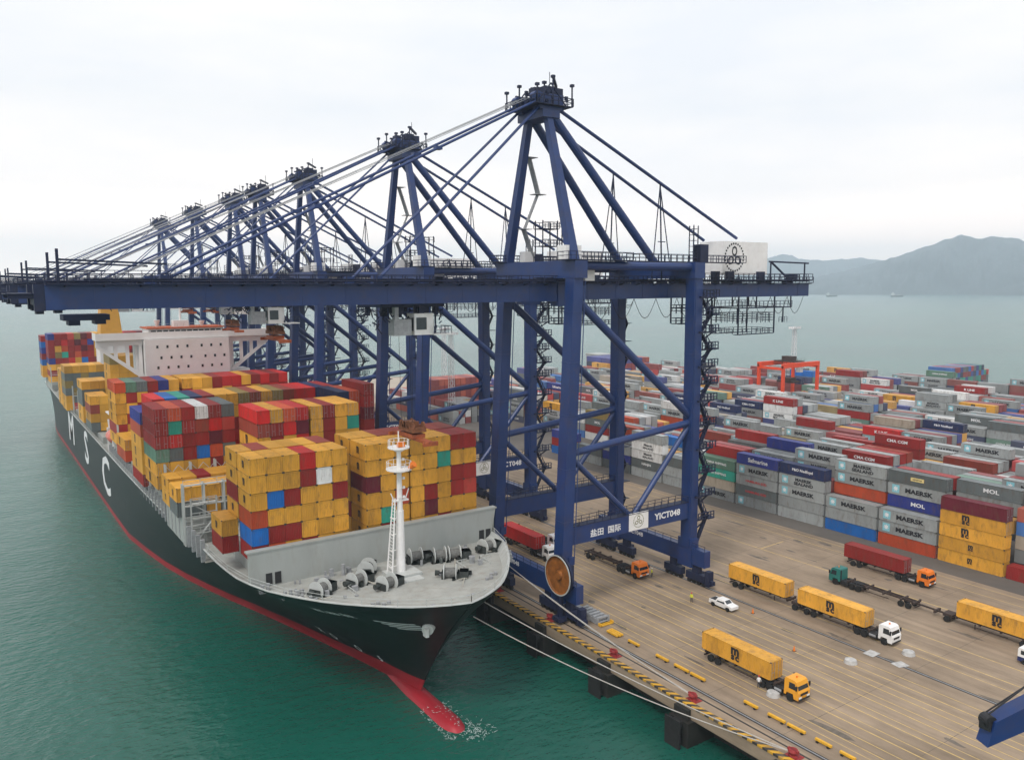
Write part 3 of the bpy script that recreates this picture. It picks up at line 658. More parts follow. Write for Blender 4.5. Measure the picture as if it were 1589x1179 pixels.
# deck surface and bulwark cap
def deck_outline(s, zoff, inset=0.):
    zd = zdeck(s); kk = min(1, s/120.); y = ystem(zd)*(1-kk)+85*kk+s; return max(.0, hb(y if s < 120 else y+12*kk, zd)-inset), y, zd+zoff
mb = MB(); f1 = [s for s in SS if s <= 46]
vs = []
for s in f1: h, y, z = deck_outline(s, -1.15, .0); h = max(0, min(h-.1, hb(y+.3, z)-.12)); vs += [(XC-h, y+.3, z), (XC+h, y+.3, z)]
mb.add(vs, [(2*i, 2*i+1, 2*i+3, 2*i+2) for i in range(len(f1)-1)])
h, y, z = deck_outline(46, 0, .3); mb.add([(XC-h, y+.3, z-1.2), (XC+h, y+.3, z-1.2), (XC+hb(y, 9)-.4, y+.3, 9.0), (XC-hb(y, 9)+.4, y+.3, 9.0)], [(0, 1, 2, 3)])
sb(mb, 'forecastle_deck', DECKM)
mb = MB(); f2 = [s for s in SS if s >= 46]; vs = []
for s in f2: h, y, z = deck_outline(s, -.9 if s > 50 else -.9-(zdeck(s)-10.9), .2); vs += [(XC-h, y, z), (XC+h, y, z)]
mb.add(vs, [(2*i, 2*i+1, 2*i+3, 2*i+2) for i in range(len(f2)-1)]); sb(mb, 'main_deck', DECKM)
# bulwark: inner skin, light cap
for sg in (-1, 1):
    mb = MB(); vs = []
    for s in SS:
        h, y, z = deck_outline(s, 0); hi = max(0, h-.28)
        vs += [(XC+sg*h, y-(.0 if s > .5 else .05), z+.0), (XC+sg*h, y, z+.12), (XC+sg*hi, y+.28*(s < 20), z+.12), (XC+sg*max(0, min(hi, hb(y+.28, z-1.2)-.1)), y+.28*(s < 20)+(.6 if s < 3 else 0), z-1.2)]
    q = 4; mb.add(vs, [(i*q+j, (i+1)*q+j, (i+1)*q+j+1, i*q+j+1) for i in range(len(SS)-1) for j in range(3)]); sb(mb, 'bulwark', LIGHTST)
# handrail along the port and starboard side of the main deck
for sg in (-1, 1):
    mb = MB(); prev = None
    for yy in range(134, 428, 3):
        h = hb(yy if yy < 200 else yy+12, 10.9)-.15; p = Vector((XC+sg*h, yy, 11.0)); mb.beam(p, p+Vector((0, 0, 1.1)), .07)
        if prev: mb.beam(prev+Vector((0, 0, 1.1)), p+Vector((0, 0, 1.1)), .06); mb.beam(prev+Vector((0, 0, .55)), p+Vector((0, 0, .55)), .05)
        prev = p
    sb(mb, 'railing', LIGHTST)
# hatch coamings under the bays
for y0, y1, x0, x1, zt in [(114.6, 128.2, 33.6, 70.4, 14.0), (130.4, 142.6, 34, 71, 12.2), (146, 159.5, 29.6, 43.6, 14.1), (150, 162.5, 44, 72.5, 13.9), (163, 175.6, 30.5, 72.5, 14.0), (178, 190.6, 30.5, 72.5, 14.0), (192.8, 205.4, 30.5, 72.5, 14.0), (203, 215.3, 30.5, 40, 13.9), (206, 215.8, 40.2, 72.5, 14.0), (217, 235, 30.5, 72.5, 14.0), (252, 380, 31, 72, 11.9), (394, 421, 30, 73, 13.8)]:
    sb(MB().box(x0, x1, y0, y1, 9.6, zt-.05), 'hatch_coaming', SHIPGREY)
# lashing bridges
def lashing(y, x0, x1, z0, z1, levels, xb=False, step=5.0):
    mb = MB(); n = int(round((x1-x0)/step))
    for i in range(n+1):
        x = x0+(x1-x0)*i/n
        for yy in (y, y+1.0): mb.beam((x, yy, z0), (x, yy, z1), .28, .28)
    for z in levels:
        mb.box(x0, x1, y, y+1.0, z, z+.12); mb.rail((x0, y, z+.12), (x1, y, z+.12), 1.0, 2.5, .04)
    if xb:
        for i in range(2*n):
            a, b = x0+(x1-x0)*i/(2*n), x0+(x1-x0)*(i+1)/(2*n)
            mb.tube((a, y-.05, z1-2.9), (b, y-.05, z1-.2), .05, n=4); mb.tube((b, y-.05, z1-2.9), (a, y-.05, z1-.2), .05, n=4)
    return sb(mb, 'lashing_bridge', LIGHTST)
lashing(143.4, 29.4, 46.4, 9.8, 20.6, (13.0, 16.6, 20.2), step=3.4)
lashing(129.0, 47, 72.5, 9.8, 20.0, (14, 18))
lashing(144.2, 47.0, 72.5, 10, 21.0, (14, 18))
lashing(161.6, 30.2, 44., 10, 20.6, (17.0,), xb=True)
for y in (176.6, 191.4, 216.0): lashing(y, 30, 73, 10, 20.6, (13, 17))
for y in (276.5, 297, 312, 332, 350, 392): lashing(y, 30, 73, 9, 20.5, (13, 17))
# port-side deck stanchions with small gussets
mb = MB()
for yy in np.arange(133, 232, 3.1): sb(MB().box(29.5, 30.2, yy, yy+.4, 9.9, 13.6), 'side_stanchion', GALV)
for x, y, l in ((33, 131.5, 8), (36, 135, 6), (33.5, 139, 9)):
    sb(MB().box(x, x+l, y, y+.9, 10.05, 12.6).rail((x, y, 12.6), (x+l, y, 12.6), 1, 1.2, .05), 'deck_housing', LIGHTST)
for x, y in ((34.2, 129.6), (33.8, 133.6), (33.4, 137.6), (35, 141.2)): sb(MB().tube((x, y, 9.9), (x, y, 12.2), .3, .42, 10), 'deck_vent', LIGHTST)
mb = MB()
for z in (12.0, 14.6, 17.2): mb.box(30.6, 34.6, 142.2, 143.2, z, z+.1); mb.rail((30.2, 142.2, z+.1), (34.6, 142.2, z+.1), 1, 1.1, .045)
for x in (30.3, 34.5): mb.beam((x, 142.3, 9.9), (x, 142.3, 18.3), .2)
mb.beam((30.6, 142.6, 10), (34.2, 142.6, 14.6), .6, .15); mb.beam((34.2, 142.8, 14.6), (30.6, 142.8, 17.2), .6, .15); sb(mb, 'stair_platform', LIGHTST)
# breakwater
mb = MB(); xl = lambda z: XC-hb(112.5, z)+.25; mb.prism_y([(xl(11), 11), (xl(11.9), 11.9), (max(31.2, xl(12.4)), 12.4), (31.2, 16.7), (72.9, 16.7), (min(72.9, 2*XC-xl(12.4)), 12.4), (2*XC-xl(11.9), 11.9), (2*XC-xl(11), 11)], 112.3, 112.6); mb.box(31.0, 73.1, 112.2, 113.4, 16.7, 16.95)

for x in np.arange(33, 73, 3.3): mb.prism_y([(0, 0), (.12, 0), (.12, 5), (0, 5)], 0, 0) if False else mb.box(x, x+.14, 112.6, 114.0, 11, 16.6)
bwk = sb(mb, 'breakwater', SHIPGREY)
for x in (33.6, 69.6):
    d = MB(); d.box(x, x+.9, 112.2, 112.31, 11.7, 13.4); d.box(x+1.3, x+2.2, 112.2, 112.31, 11.7, 13.4)
    sb(d, 'doorway', BLACK)
# foremast
mb = MB(); mx_, my_ = XC, 105.2
mb.tube((mx_, my_, 11.3), (mx_, my_, 21.5), .68, .56, 14); mb.tube((mx_, my_, 21.5), (mx_, my_, 31.4), .44, .30, 12)
mb.tube((mx_, my_, 31.4), (mx_, my_, 33.3), .12, .08, 6)
for sx in (-1, 1):
    mb.tube((mx_-1.9+.5*sx*0, my_+sx*.9, 11.3), (mx_-.9, my_+sx*.35, 23.5), .13, .1, 6)
for z in np.arange(12, 23, .5): mb.beam((mx_-1.9+.085*(z-11.3), my_-.75, z), (mx_-1.9+.085*(z-11.3), my_+.75, z), .05)
for z in np.arange(23.5, 30, 1.4): mb.cbox(mx_+.6, my_-.2, z, .3, .3, .35); mb.beam((mx_-.6, my_-.5, z), (mx_+.6, my_-.5, z), .07)
for z in (13.2, 15.6, 18., 20.4): mb.beam((mx_-1.9+.08*(z-11.3), my_, z), (mx_, my_, z), .12); mb.beam((mx_-1.9+.08*(z-11.3), my_-.8, z), (mx_-1.9+.08*(z-11.3), my_+.8, z), .12)
mb.tube((mx_, my_, 27.6), (mx_, my_, 27.8), 1.9, 1.9, 16); mb.tube((mx_, my_, 27.2), (mx_, my_, 27.6), .7, 1.5, 14); mb.tube((mx_, my_, 30.8), (mx_, my_, 31.0), 1.6, 1.6, 16); mb.tube((mx_, my_, 30.3), (mx_, my_, 30.8), .5, 1.3, 14)
for zz, R_ in ((27.8, 1.8), (31.0, 1.5)):
    for k in range(12):
        t, t2 = k*math.pi/6, (k+1)*math.pi/6; a = (mx_+R_*math.cos(t), my_+R_*math.sin(t)); b = (mx_+R_*math.cos(t2), my_+R_*math.sin(t2))
        mb.beam((*a, zz), (*a, zz+1), .06); mb.beam((*a, zz+1), (*b, zz+1), .05)
mb.box(mx_-1.1, mx_+1.3, my_-.35, my_+.35, 22.9, 23.1); mb.beam((mx_+.9, my_, 23), (mx_+1.5, my_, 24.6), .12); mb.beam((mx_-.9, my_, 23), (mx_-1.4, my_, 24.2), .12)
fm = sb(mb, 'foremast', WHITE, smooth=False)
sb(MB().box(mx_-2.4, mx_+2.4, my_-2.2, my_+1.6, 11.2, 12.3).box(mx_-1.6, mx_+1.8, my_-4.0, my_-2.3, 11.2, 12.0), 'mast_house', LIGHTST)
h_ = MB(); h_.tube((mx_+1.1, my_-1.2, 27.9), (mx_+1.5, my_-1.9, 28.6), .28, .55, 8); sb(h_, 'fog_horn', ORANGE); sb(MB().box(mx_-.5, mx_+.6, my_-.9, my_-.4, 31.1, 31.8), 'bow_radar', ORANGE)
# winches on the forecastle
def winch(x, y, rz, n=3):
    W_O = empty('winch', (x-SO.x, y-SO.y, 11.35-SO.z), rz); W_O.parent = ship; KIDS.setdefault(ship.name, []).append(W_O)
    Lh = 1.15*n
    b = MB(); b.box(-Lh-.3, Lh+.3, -1.2, 1.2, 0, .35)
    for k in range(n+1): b.box(-Lh+k*2.3-.1, -Lh+k*2.3+.1, -.9, .9, .3, 1.5)
    b.box(Lh+.2, Lh+1.5, -.8, .8, 0, 1.7); b.box(Lh+.4, Lh+1.9, .8, 1.5, 0, 1.1); b.tube((-Lh-1.0, 0, 1.3), (Lh+.2, 0, 1.3), .16, n=8); b.tube((-Lh-1.1, 0, 1.3), (-Lh-.5, 0, 1.3), .42, .34, n=10)
    rw = random.Random(x)
    for q in range(7): u = rw.uniform(-Lh, Lh+1); b.box(u, u+rw.uniform(.2, .6), *sorted((rw.uniform(1.0, 1.6)*rw.choice((-1, 1)), rw.uniform(.9, 1.3)*1)) , .1, .4+rw.random()*.9); b.build('winch_frame', mat_wf, W_O)
    for k in range(n):
        xa, xb_ = -Lh+.2+k*2.3, -Lh+2.1+k*2.3
        d = MB(); d.tube((xa, 0, 1.3), (xa+.12, 0, 1.3), 1.3, 1.3, 20); d.tube((xb_-.12, 0, 1.3), (xb_, 0, 1.3), 1.3, 1.3, 20)
        d.m = 1; d.tube((xa+.1, 0, 1.3), (xb_-.1, 0, 1.3), .75, .75, 14); d.build('rope_drum', [LIGHTST, mat_drum], W_O)
mat_wf = mat('winch_grey_green', (.10, .115, .11), .6, .3, 1.5, dirt=(.2, .18, .15), dirt_amt=.5); mat_drum = mat('wound_rope', (.16, .16, .15), .8, .4, 3.)
mat_rope = mat('mooring_rope', (.42, .40, .34), .9, .3, 4.)
for a in ((38.6, 104.2, .5, 1), (44.2, 104.6, .3, 1), (47.4, 108.2, .9, 1), (47.2, 101.0, .3, 1), (55.8, 108.9, -.2, 1), (60.2, 106.8, -.3, 2), (56.6, 99.4, -.6, 1), (67.6, 106.8, .2, 1)): winch(*a)
for x, y in ((34.8, 106.6), (36.2, 105.8), (43.0, 95.8), (44.2, 95.0), (60.5, 95.0), (62, 96.2), (68.3, 101.6), (69.1, 103), (48.6, 90.6), (54.8, 90.8), (32.9, 110.6), (70.6, 108.2)):
    b = MB(); b.tube((x-.35, y, 11.3), (x-.35, y, 12.5), .24, .28, 10); b.tube((x+.45, y+.1, 11.3), (x+.45, y+.1, 12.5), .24, .28, 10); b.box(x-.8, x+.9, y-.3, y+.4, 11.3, 11.45); sb(b, 'mooring_bollard', GALV)
rr = random.Random(5)
b = MB()
for i in range(64):
    x = rr.uniform(36, 68); y = rr.uniform(100, 111.3); 
    if abs(x-XC) < 3: continue
    s_ = rr.uniform(.15, .55); sb(MB().box(x, x+s_*1.4, y, y+s_, 11.3, 11.4+rr.uniform(.3, 1.3)), 'deck_fitting', GALV)
for x, y, z, r in ((44.5, 110.3, 13.2, .3), (62.6, 103.2, 12.9, .5), (41, 106, 12.6, .45)): sb(MB().tube((x, y, 11.3), (x, y, z), .3, r, 8), 'deck_vent', GALV)
b = MB()
for k in range(16):
    x, y = rr.uniform(40, 64), rr.uniform(95, 109); l = rr.uniform(1.5, 5); a = rr.choice((0, 1.57, .6, -.6)); b.tube((x, y, 11.55), (x+l*math.cos(a), y+l*math.sin(a)*.6, 11.55), .07, n=5)
sb(b, 'deck_piping', LIGHTST)
for x in (42.5, 60.2, 64.5):
    sb(MB().rail((x, 101, 11.35), (x, 104, 11.35), 1, 1, .04).rail((x, 104, 11.35), (x+2, 104, 11.35), 1, 1, .04), 'deck_rail', LIGHTST)
b = MB()
for (xa, ya, xb_, yb_) in ((45.5, 103.9, 51, 93), (60.5, 104.8, 54, 92.4), (56.5, 97, 66, 99), (39, 101, 35, 106), (66.5, 105, 71, 108), (57.5, 96.9, 52, 90)):
    b.path([(xa, ya, 12.4), ((xa+xb_)/2, (ya+yb_)/2, 11.6), (xb_, yb_, 11.9)], .09)
for cx_, cyy in ((50, 95.5), (64, 102), (42.5, 100)):
    for k in range(14): t, u = k*.9, (k+1)*.9; b.tube((cx_+.9*math.cos(t), cyy+.7*math.sin(t), 11.4+.03*k), (cx_+.9*math.cos(u), cyy+.7*math.sin(u), 11.4+.03*k), .07, n=4, cap=False)
sb(b, 'deck_rope', mat_rope)
# forecastle rail and fairleads
mb = MB(); prev = None
for sg in (-1, 1):
    prev = None
    for s in (0, .8, 2.3, 4.5, 8, 12.5, 18, 25, 33, 44):
        h, y, z = deck_outline(s, .1, .15); p = Vector((XC+sg*h, y+.1, z)); mb.beam(p, p+Vector((0, 0, .9)), .07)
        if prev is not None: mb.beam(prev+Vector((0, 0, .9)), p+Vector((0, 0, .9)), .05); mb.beam(prev+Vector((0, 0, .45)), p+Vector((0, 0, .45)), .04)
        prev = p
sb(mb, 'bow_railing', LIGHTST)
# lettering mapped onto the hull skin
def hull_text(txt, size, yc, zc, name, m, bold=.03, xs=1., off=.06, vs_fs=None):
    vs, fs = vs_fs or text_me(txt, size, bold=bold, xs=xs); mb = MB(); pts = []
    for a, b_ in vs:
        y, z = yc-a, zc+b_; kk = min(1, max(0, (y-85)/135)); pts.append((XC-hb(y if y < 200 else y+12, z)-off, y, z))
    mb.add(pts, fs); return sb(mb, name, m)
hull_text('C', 14.2, 236.5, 4.4, 'hull_letter', WINK, .02, 1.5)
hull_text('S', 14.2, 276.5, 5.2, 'hull_letter', WINK, .02, 1.5)
hull_text('M', 14.2, 317, 5.5, 'hull_letter', WINK, .02, 1.6)
hull_text('MSC  ANA  EVA', 1.15, 100.6, 10.3, 'bow_lettering', WINK, .03, .68, off=.16)
ring = [(.62*math.cos(t*math.pi/8)*(1 if q else .68), .62*math.sin(t*math.pi/8)*(1 if q else .68)) for q in (0, 1) for t in range(16)]
rf = [(k, (k+1) % 16, 16+(k+1) % 16, 16+k) for k in range(16)]
for yy, zz in ((117.5, -.9), (112.3, -1.4)): hull_text('', 1, yy, zz, 'hull_mark', WINK, vs_fs=(ring, rf), off=.14)
hull_text('X', 1.6, 120.5, -.6, 'hull_mark', WINK, .02, off=.14); hull_text('5', 1.5, 107.5, -1.6, 'hull_mark', WINK, .02, off=.16)
for k in range(4):
    hull_text('', 1, 93.2, 10.0-.42*k, 'bow_stripe', WINK, off=.14, vs_fs=([(-2.6+.45*k+(4.3-.45*k)*q/9, w_) for w_ in (-.11, .11) for q in range(10)], [(q, q+1, 11+q, 10+q) for q in range(9)]))
mb = MB(); hx = XC-hb(91.2, 9.4); mb.tube((hx+.5, 91.4, 9.5), (hx-.3, 90.5, 9.3), .9, .8, 14); mb.box(hx-.75, hx-.3, 90.0, 90.9, 8.5, 9.6); sb(mb, 'anchor', LIGHTST)
# accommodation block with bridge wings
SUP = mat('superstructure_paint', (.84, .81, .79), .5, .05, .2, dirt=(.6, .5, .44), dirt_amt=.2)
mb = MB(); mb.box(40.5, 62.8, 236, 248, 9.9, 40.0); sb(mb, 'accommodation_block', SUP)
DZ = 1.9
mb = MB(); mb.box(28.8, 74.7, 237, 243.5, 38.2+DZ, 38.8+DZ); mb.box(28.8, 74.7, 237, 237.2, 38.8+DZ, 40.1+DZ); mb.box(28.8, 29.0, 237.2, 243.5, 38.8+DZ, 40.1+DZ); mb.box(74.5, 74.7, 237.2, 243.5, 38.8+DZ, 40.1+DZ); sb(mb, 'bridge_wing_deck', SUP)
for sg, xi, xo in ((-1, 40.45, 28.9), (1, 62.85, 74.6)):
    zt = 38.15+DZ; zi = 30.4
    def X(t): return xi+(xo-xi)*t
    def Zl(t): return zi+(zt-1.6-zi)*t
    mb = MB()
    def plate(poly, o=0): mb.prism_y(poly if sg < 0 else poly[::-1], 238.2+o, 238.7-o)
    plate([(X(0), zt), (X(0), zt-1.5), (X(1), zt-1.6), (X(1), zt)])                     # top chord
    plate([(X(0), Zl(0)), (X(0), Zl(0)-1.5), (X(1)+.04*sg, Zl(1)-.2), (X(1)+.04*sg, Zl(1)+.6)], .02)       # sloping chord
    for t0, t1 in ((.02, .10), (.30, .38), (.55, .63), (.74, 1.0)): plate([(X(t0), zt-1.4), (X(t0), Zl(t0)-.2), (X(t1)-.03*sg, Zl(t1)-.2), (X(t1)-.03*sg, zt-1.4)], .04)
    mb.box(*sorted((X(.01), X(.16))), 239, 243, zi, zt-.03); sb(mb, 'wing_bracket', SUP)
mb = MB(); mb.box(42.0, 61.5, 237.8, 247, 40.05, 42.8); wh = sb(mb, 'wheelhouse', SUP)
mb = MB(); mb.box(41.4, 62.1, 237.2, 247.4, 42.8, 43.15); sb(mb, 'wheelhouse_roof', mat('red_oxide_deck', (.5, .12, .05), .7, .2, .5))
for k in range(12):
    x = 42.6+k*1.57; sb(MB().box(x, x+1.25, 237.72, 237.82, 41.15, 42.4), 'bridge_window', GLASS)
for r_, z in enumerate((37.6, 34.6, 31.9)):
    for k in range(7):
        x = 43.4+k*2.6+(.9 if r_ == 1 else 0)+(1.2 if k > 3 else 0)
        if x < 61.8: sb(MB().box(x, x+.55, 235.93, 236.02, z, z+.75), 'window', GLASS)
mb = MB(); mb.box(49, 53, 240, 243, 43.15, 44.9); mb.tube((51, 241, 44.8), (51, 241, 51), .35, .2, 8); mb.beam((48.6, 241, 48), (53.4, 241, 48), .15); mb.box(50, 52.4, 240.6, 240.99, 49.6, 49.9); sb(mb, 'radar_mast', WHITE)
for x, h_ in ((45, 1.9), (57, 1.5)): sb(MB().tube((x, 242, 43.13), (x, 242, 43.15+h_), .3, .85, 12), 'antenna_dome', WHITE)
mb = MB().rail((41.5, 237.2, 43.15), (62, 237.2, 43.15), 1, 1.5); sb(mb, 'bridge_railing', LIGHTST)
# lifeboats and stairs on the port side of the block
mb = MB()
for yy in (229.5,):
    mb.tube((30.9, yy, 15.2), (30.9, yy+1, 15.2), .6, 1.5, 10); mb.tube((30.9, yy+1, 15.2), (30.9, yy+5, 15.2), 1.5, 1.5, 10); mb.tube((30.9, yy+5, 15.2), (30.9, yy+6, 15.2), 1.5, .6, 10)
sb(mb, 'lifeboat', mat('lifeboat_paint', (.75, .22, .17), .45, .1, 1.))
mb = MB(); mb.box(31.5, 40.2, 236.6, 248, 13.4, 13.8); mb.box(31.5, 40.2, 236.6, 248, 19.6, 19.9); mb.box(30.2, 31.2, 227.6, 228.6, 9.8, 14.8); mb.box(30.2, 31.2, 236.2, 237.2, 9.8, 17); mb.beam((31, 233, 10.5), (31, 238, 19), .8, .3); mb.box(38, 40.2, 238, 247, 10, 26); sb(mb, 'side_platform', SUP)
mb = MB(); mb.box(63.0, 71, 237, 247, 13, 13.3); mb.box(63.0, 70, 237, 246, 27.4, 27.7); mb.box(64, 69, 238, 245, 13.3, 30.5); sb(mb, 'starboard_house', SUP)
# funnel
mb = MB(); mb.prism([(46.0, 366), (55.4, 366), (55.4, 378), (46.0, 378)], 9, 34); sb(mb, 'engine_casing', SUP)
mb = MB(); z0, z1 = 34, 45.5; A = [(46.6, 367), (54.9, 367), (54.9, 377), (46.6, 377)]; B = [(47.4, 368.5), (54.0, 368.5), (54.0, 376), (47.4, 376)]
mb.add([(x, y, z0) for x, y in A]+[(x, y, z1) for x, y in B], [(0, 1, 5, 4), (1, 2, 6, 5), (2, 3, 7, 6), (3, 0, 4, 7), (4, 5, 6, 7)]); sb(mb, 'funnel', mat('funnel_yellow', (.72, .36, .05), .5, .08, .5))
mb = MB(); mb.box(47.2, 54.2, 368.3, 376.2, 45.5, 47.2)
for x in (49, 50.7, 52.4): mb.tube((x, 372, 47.2), (x, 372, 48.6), .5, .5, 10)
sb(mb, 'funnel_cap', BLACK)
# foam round the bulb, one uncountable patch
FOAM = mat('water_foam', (.45, .55, .52), .8, .2, 3.)
mb = MB()
for i in range(230):
    t = rr.uniform(0, 2*math.pi); R_ = rr.gauss(2.9, .7)
    x, y = XC+R_*.95*math.cos(t), 90.0+R_*1.15*math.sin(t)-.7
    if i < 120: x, y = XC+rr.choice((-1, 1))*rr.uniform(1.2, 2.4), rr.uniform(87, 96)
    elif i < 240: x, y = XC+rr.gauss(1.7, 1.1), 87.0+rr.gauss(0, 1.0)
    a = rr.uniform(0, 3.1); l, w_ = rr.uniform(.06, .42), rr.uniform(.02, .07); dx, dy = math.cos(a), math.sin(a); n = 6; P = []
    for k in range(n): u = 2*math.pi*k/n; q = rr.uniform(.5, 1.3); P.append((x+dx*l*q*math.cos(u)-dy*w_*q*math.sin(u), y+dy*l*q*math.cos(u)+dx*w_*q*math.sin(u), WZ+.05))
    mb.add(P, [tuple(range(n))])
for i in range(40):
    x, y = XC+rr.gauss(0, .7), rr.uniform(88, 95); a = rr.uniform(0, 3.1); l = rr.uniform(.15, .6)
    mb.add([(x, y, -4.02), (x+l*math.cos(a), y+l*math.sin(a), -4.03), (x+l*.6*math.cos(a+.4), y+l*.6*math.sin(a+.4), -4.03)], [(0, 1, 2)])
mb.build('foam', FOAM, kind='stuff', label='white foam where the bulbous bow breaks the water', category='foam')
# ================================================================ SHIP-TO-SHORE CRANES (local: x world, y about the crane centre, z world)
CY0 = 111.0
crane = empty('quay_crane', (93, CY0, 0), 0, 'nearest blue ship-to-shore gantry crane, lettered YICT048, boom reaching over the ship', 'crane', 'blue quay cranes along the berth')
CO = Vector((93, 0, 0))
def cb(mb, name, m, parent=None, smooth=False, **kw):
    mb.v = [(p[0]-CO.x, p[1], p[2]) for p in mb.v]
    return mb.build(name, m, crane if parent is None else parent, smooth, **kw)
SX, LX, HY = 78.7, 107.9, 10.0
for sy in (-1, 1):
    lg = MB().beam((SX-.2, sy*(HY+.0), 7.0), (SX+2.3, sy*HY*.98, 57.5), 2.0, 2.3, 1.9, 2.2, up=(0, 1, 0))
    for z in (16.2, 24.8, 33.5, 42., 50.): lg.box(SX-.2+2.5*(z-7)/50.5-1.03, SX-.2+2.5*(z-7)/50.5+1.03, sy*(HY*(1-.02*(z-7)/50.5))-1.2, sy*(HY*(1-.02*(z-7)/50.5))+1.2, z, z+.09)
    lg.tube((SX+1.1+.2, sy*HY-1.25, 9), (SX+3.4, sy*HY*.98-1.25, 55), .08, n=5); lg.box(SX+.2, SX+1.2, sy*HY-1.35, sy*HY-1.15, 9, 10.4)
    cb(lg, 'sea_side_leg', BLUE)
    lg = MB().beam((LX, sy*HY, 6.6), (LX, sy*HY, 57.5), 2.1, 2.1, up=(0, 1, 0))
    for z in (16.2, 24.8, 33.5, 42., 50.): lg.cbox(LX, sy*HY, z, 2.22, 2.22, .09)
    lg.tube((LX-.7, sy*HY-1.12, 9), (LX-.7, sy*HY-1.12, 55), .08, n=5); cb(lg, 'land_side_leg', BLUE)
    b = MB(); b.box(SX+.95, LX-1.05, sy*HY-.7, sy*HY+.7, 12.1, 15.1)
    cb(b, 'sill_beam', BLUE)
    b = MB(); b.box(SX+1, LX-1, sy*HY-.8, sy*HY+.8, 15.1, 15.2); b.rail((SX+1, sy*HY-.75, 15.2), (LX-1.2, sy*HY-.75, 15.2), 1.1, 1.6); b.rail((SX+1, sy*HY+.75, 15.2), (LX-1.2, sy*HY+.75, 15.2), 1.1, 1.6); cb(b, 'sill_walkway', NAVY)
    cb(MB().tube((SX+1.6, sy*HY, 27.2), (LX-.9, sy*HY, 29.6), .62, n=12), 'cross_tie', BLUE)
    cb(MB().tube((SX+3.0, sy*HY, 51.6), (LX-.7, sy*HY, 31.0), .68, n=12), 'diagonal_brace', BLUE)
    cb(MB().tube((SX+1.4, sy*HY, 26.6), (93.0, sy*HY, 14.9), .5, n=10), 'lower_brace', BLUE)
    cb(MB().tube((LX-.9, sy*HY, 28.8), (94.2, sy*HY, 14.9), .5, n=10), 'lower_brace', BLUE)
    cb(MB().tube((SX+3.2, sy*HY*.98, 57.4), (LX-.8, sy*HY, 57.4), .72, n=12), 'upper_tie', BLUE)
for x, nm in ((SX-.2, 'sea_side_equaliser_beam'), (LX, 'land_side_equaliser_beam')):
    b = MB(); b.beam((x, -14.6, 5.2), (x, 14.6, 5.2), 1.5, 3.0); b.box(x-.9, x+.9, -11.6, -8.2, 3, 8.2); b.box(x-.9, x+.9, 8.2, 11.6, 3, 8.2); cb(b, nm, BLUE)
    b = MB(); b.rail((x-.75, -14.6, 6.7), (x-.75, 14.6, 6.7), 1, 2); cb(b, 'beam_railing', NAVY)
    for sy in (-1, 1):
        for q in (0, 1):
            yc = sy*(6.6+5.6*q); b = MB(); b.prism_y([(x-.5, 0), (x+.5, 0), (x+.5, 0), (x-.5, 0)], 0, .001) if False else None
            b = MB(); b.beam((x, yc-2.2, 1.5), (x, yc+2.2, 1.5), 1.1, 1.3); b.box(x-.45, x+.45, yc-.8, yc+.8, 2.1, 3.8); b.box(x+.5, x+1.5, yc-.5, yc+.6, 1.1, 2.2); bg = cb(b, 'bogie', NAVY)
            wv = MB()
            for dy in (-1.75, -.6, .6, 1.75): wv.tube((x-.22-CO.x, yc+dy, .42), (x+.22-CO.x, yc+dy, .42), .42, n=12)
            wv.build('wheels', BLACK, bg)
    for sy in (-1, 1):
        b = MB(); b.box(x-.6, x+.6, sy*14.6, sy*15.6, .5, 3.2) if sy > 0 else b.box(x-.6, x+.6, -15.6, -14.6, .5, 3.2); b.box(x-.3, x+.3, *sorted((sy*15.6, sy*16.3)), .9, 1.6); cb(b, 'buffer', NAVY)
# portal beams across the top
for x in (SX+2.4, LX):
    cb(MB().box(x-1.25, x+1.25, -HY-1.3, HY+1.3, 55.4, 58.2), 'portal_beam', BLUE)
    b = MB()
    for yy in (-5, 5): b.box(x-.7, x+.7, yy-.6, yy+.6, 54.2, 55.4)
    cb(b, 'girder_hanger', BLUE)
# twin girders: boom over the ship and back reach
for sy in (-1, 1):
    g_ = MB().box(8.0, 82.4, sy*5-.75, sy*5+.75, 51.7, 54.5)
    for x in np.arange(13, 80, 6.2): g_.box(x, x+.1, sy*5-.79, sy*5+.79, 51.68, 54.46)
    g_.box(8.1, 82.3, sy*5-.95, sy*5+.95, 54.5, 54.54); cb(g_, 'boom_girder', BLUE)
    g_ = MB().box(82.46, 146.5, sy*5-.75, sy*5+.75, 51.9, 54.5)
    for x in np.arange(87, 146, 6.2): g_.box(x, x+.1, sy*5-.79, sy*5+.79, 51.88, 54.46)
    cb(g_, 'main_girder', BLUE)
    b = MB(); y = sy*6.3
    b.box(8, 146.5, y-.55, y+.55, 54.55, 54.65)
    for x in range(10, 147, 4): b.beam((x, sy*5.5, 54.3), (x, sy*6.8, 54.5), .15)
    b.rail((8, y+sy*.5, 54.65), (146.5, y+sy*.5, 54.65), 1.15, 2.2, .05); b.rail((8, y-sy*.5, 54.65), (146.5, y-sy*.5, 54.65), 1.15, 2.2, .045)
    b.path([(x, sy*5.95, 54.95) for x in (8, 146)], .12); b.path([(x, sy*5.7, 55.15) for x in (12, 146)], .09)
    rcw = random.Random(3+sy)
    for i in range(35):
        x = rcw.uniform(10, 146); s_ = rcw.uniform(.25, .9); b.box(x, x+s_*1.5, sy*5.2-.4, sy*5.2+.6, 54.5, 54.7+s_)
    cb(b, 'walkway', NAVY)
b = MB()
for x in list(range(12, 82, 10))+[88, 100, 112, 124, 136, 145]: b.box(x-.35, x+.35, -4.3, 4.3, 53.0, 54.2)
for x0 in (12, 32, 52): b.beam((x0, -4.3, 53.6), (x0+20, 4.3, 53.6), .3)
cb(b, 'cross_beams', NAVY)
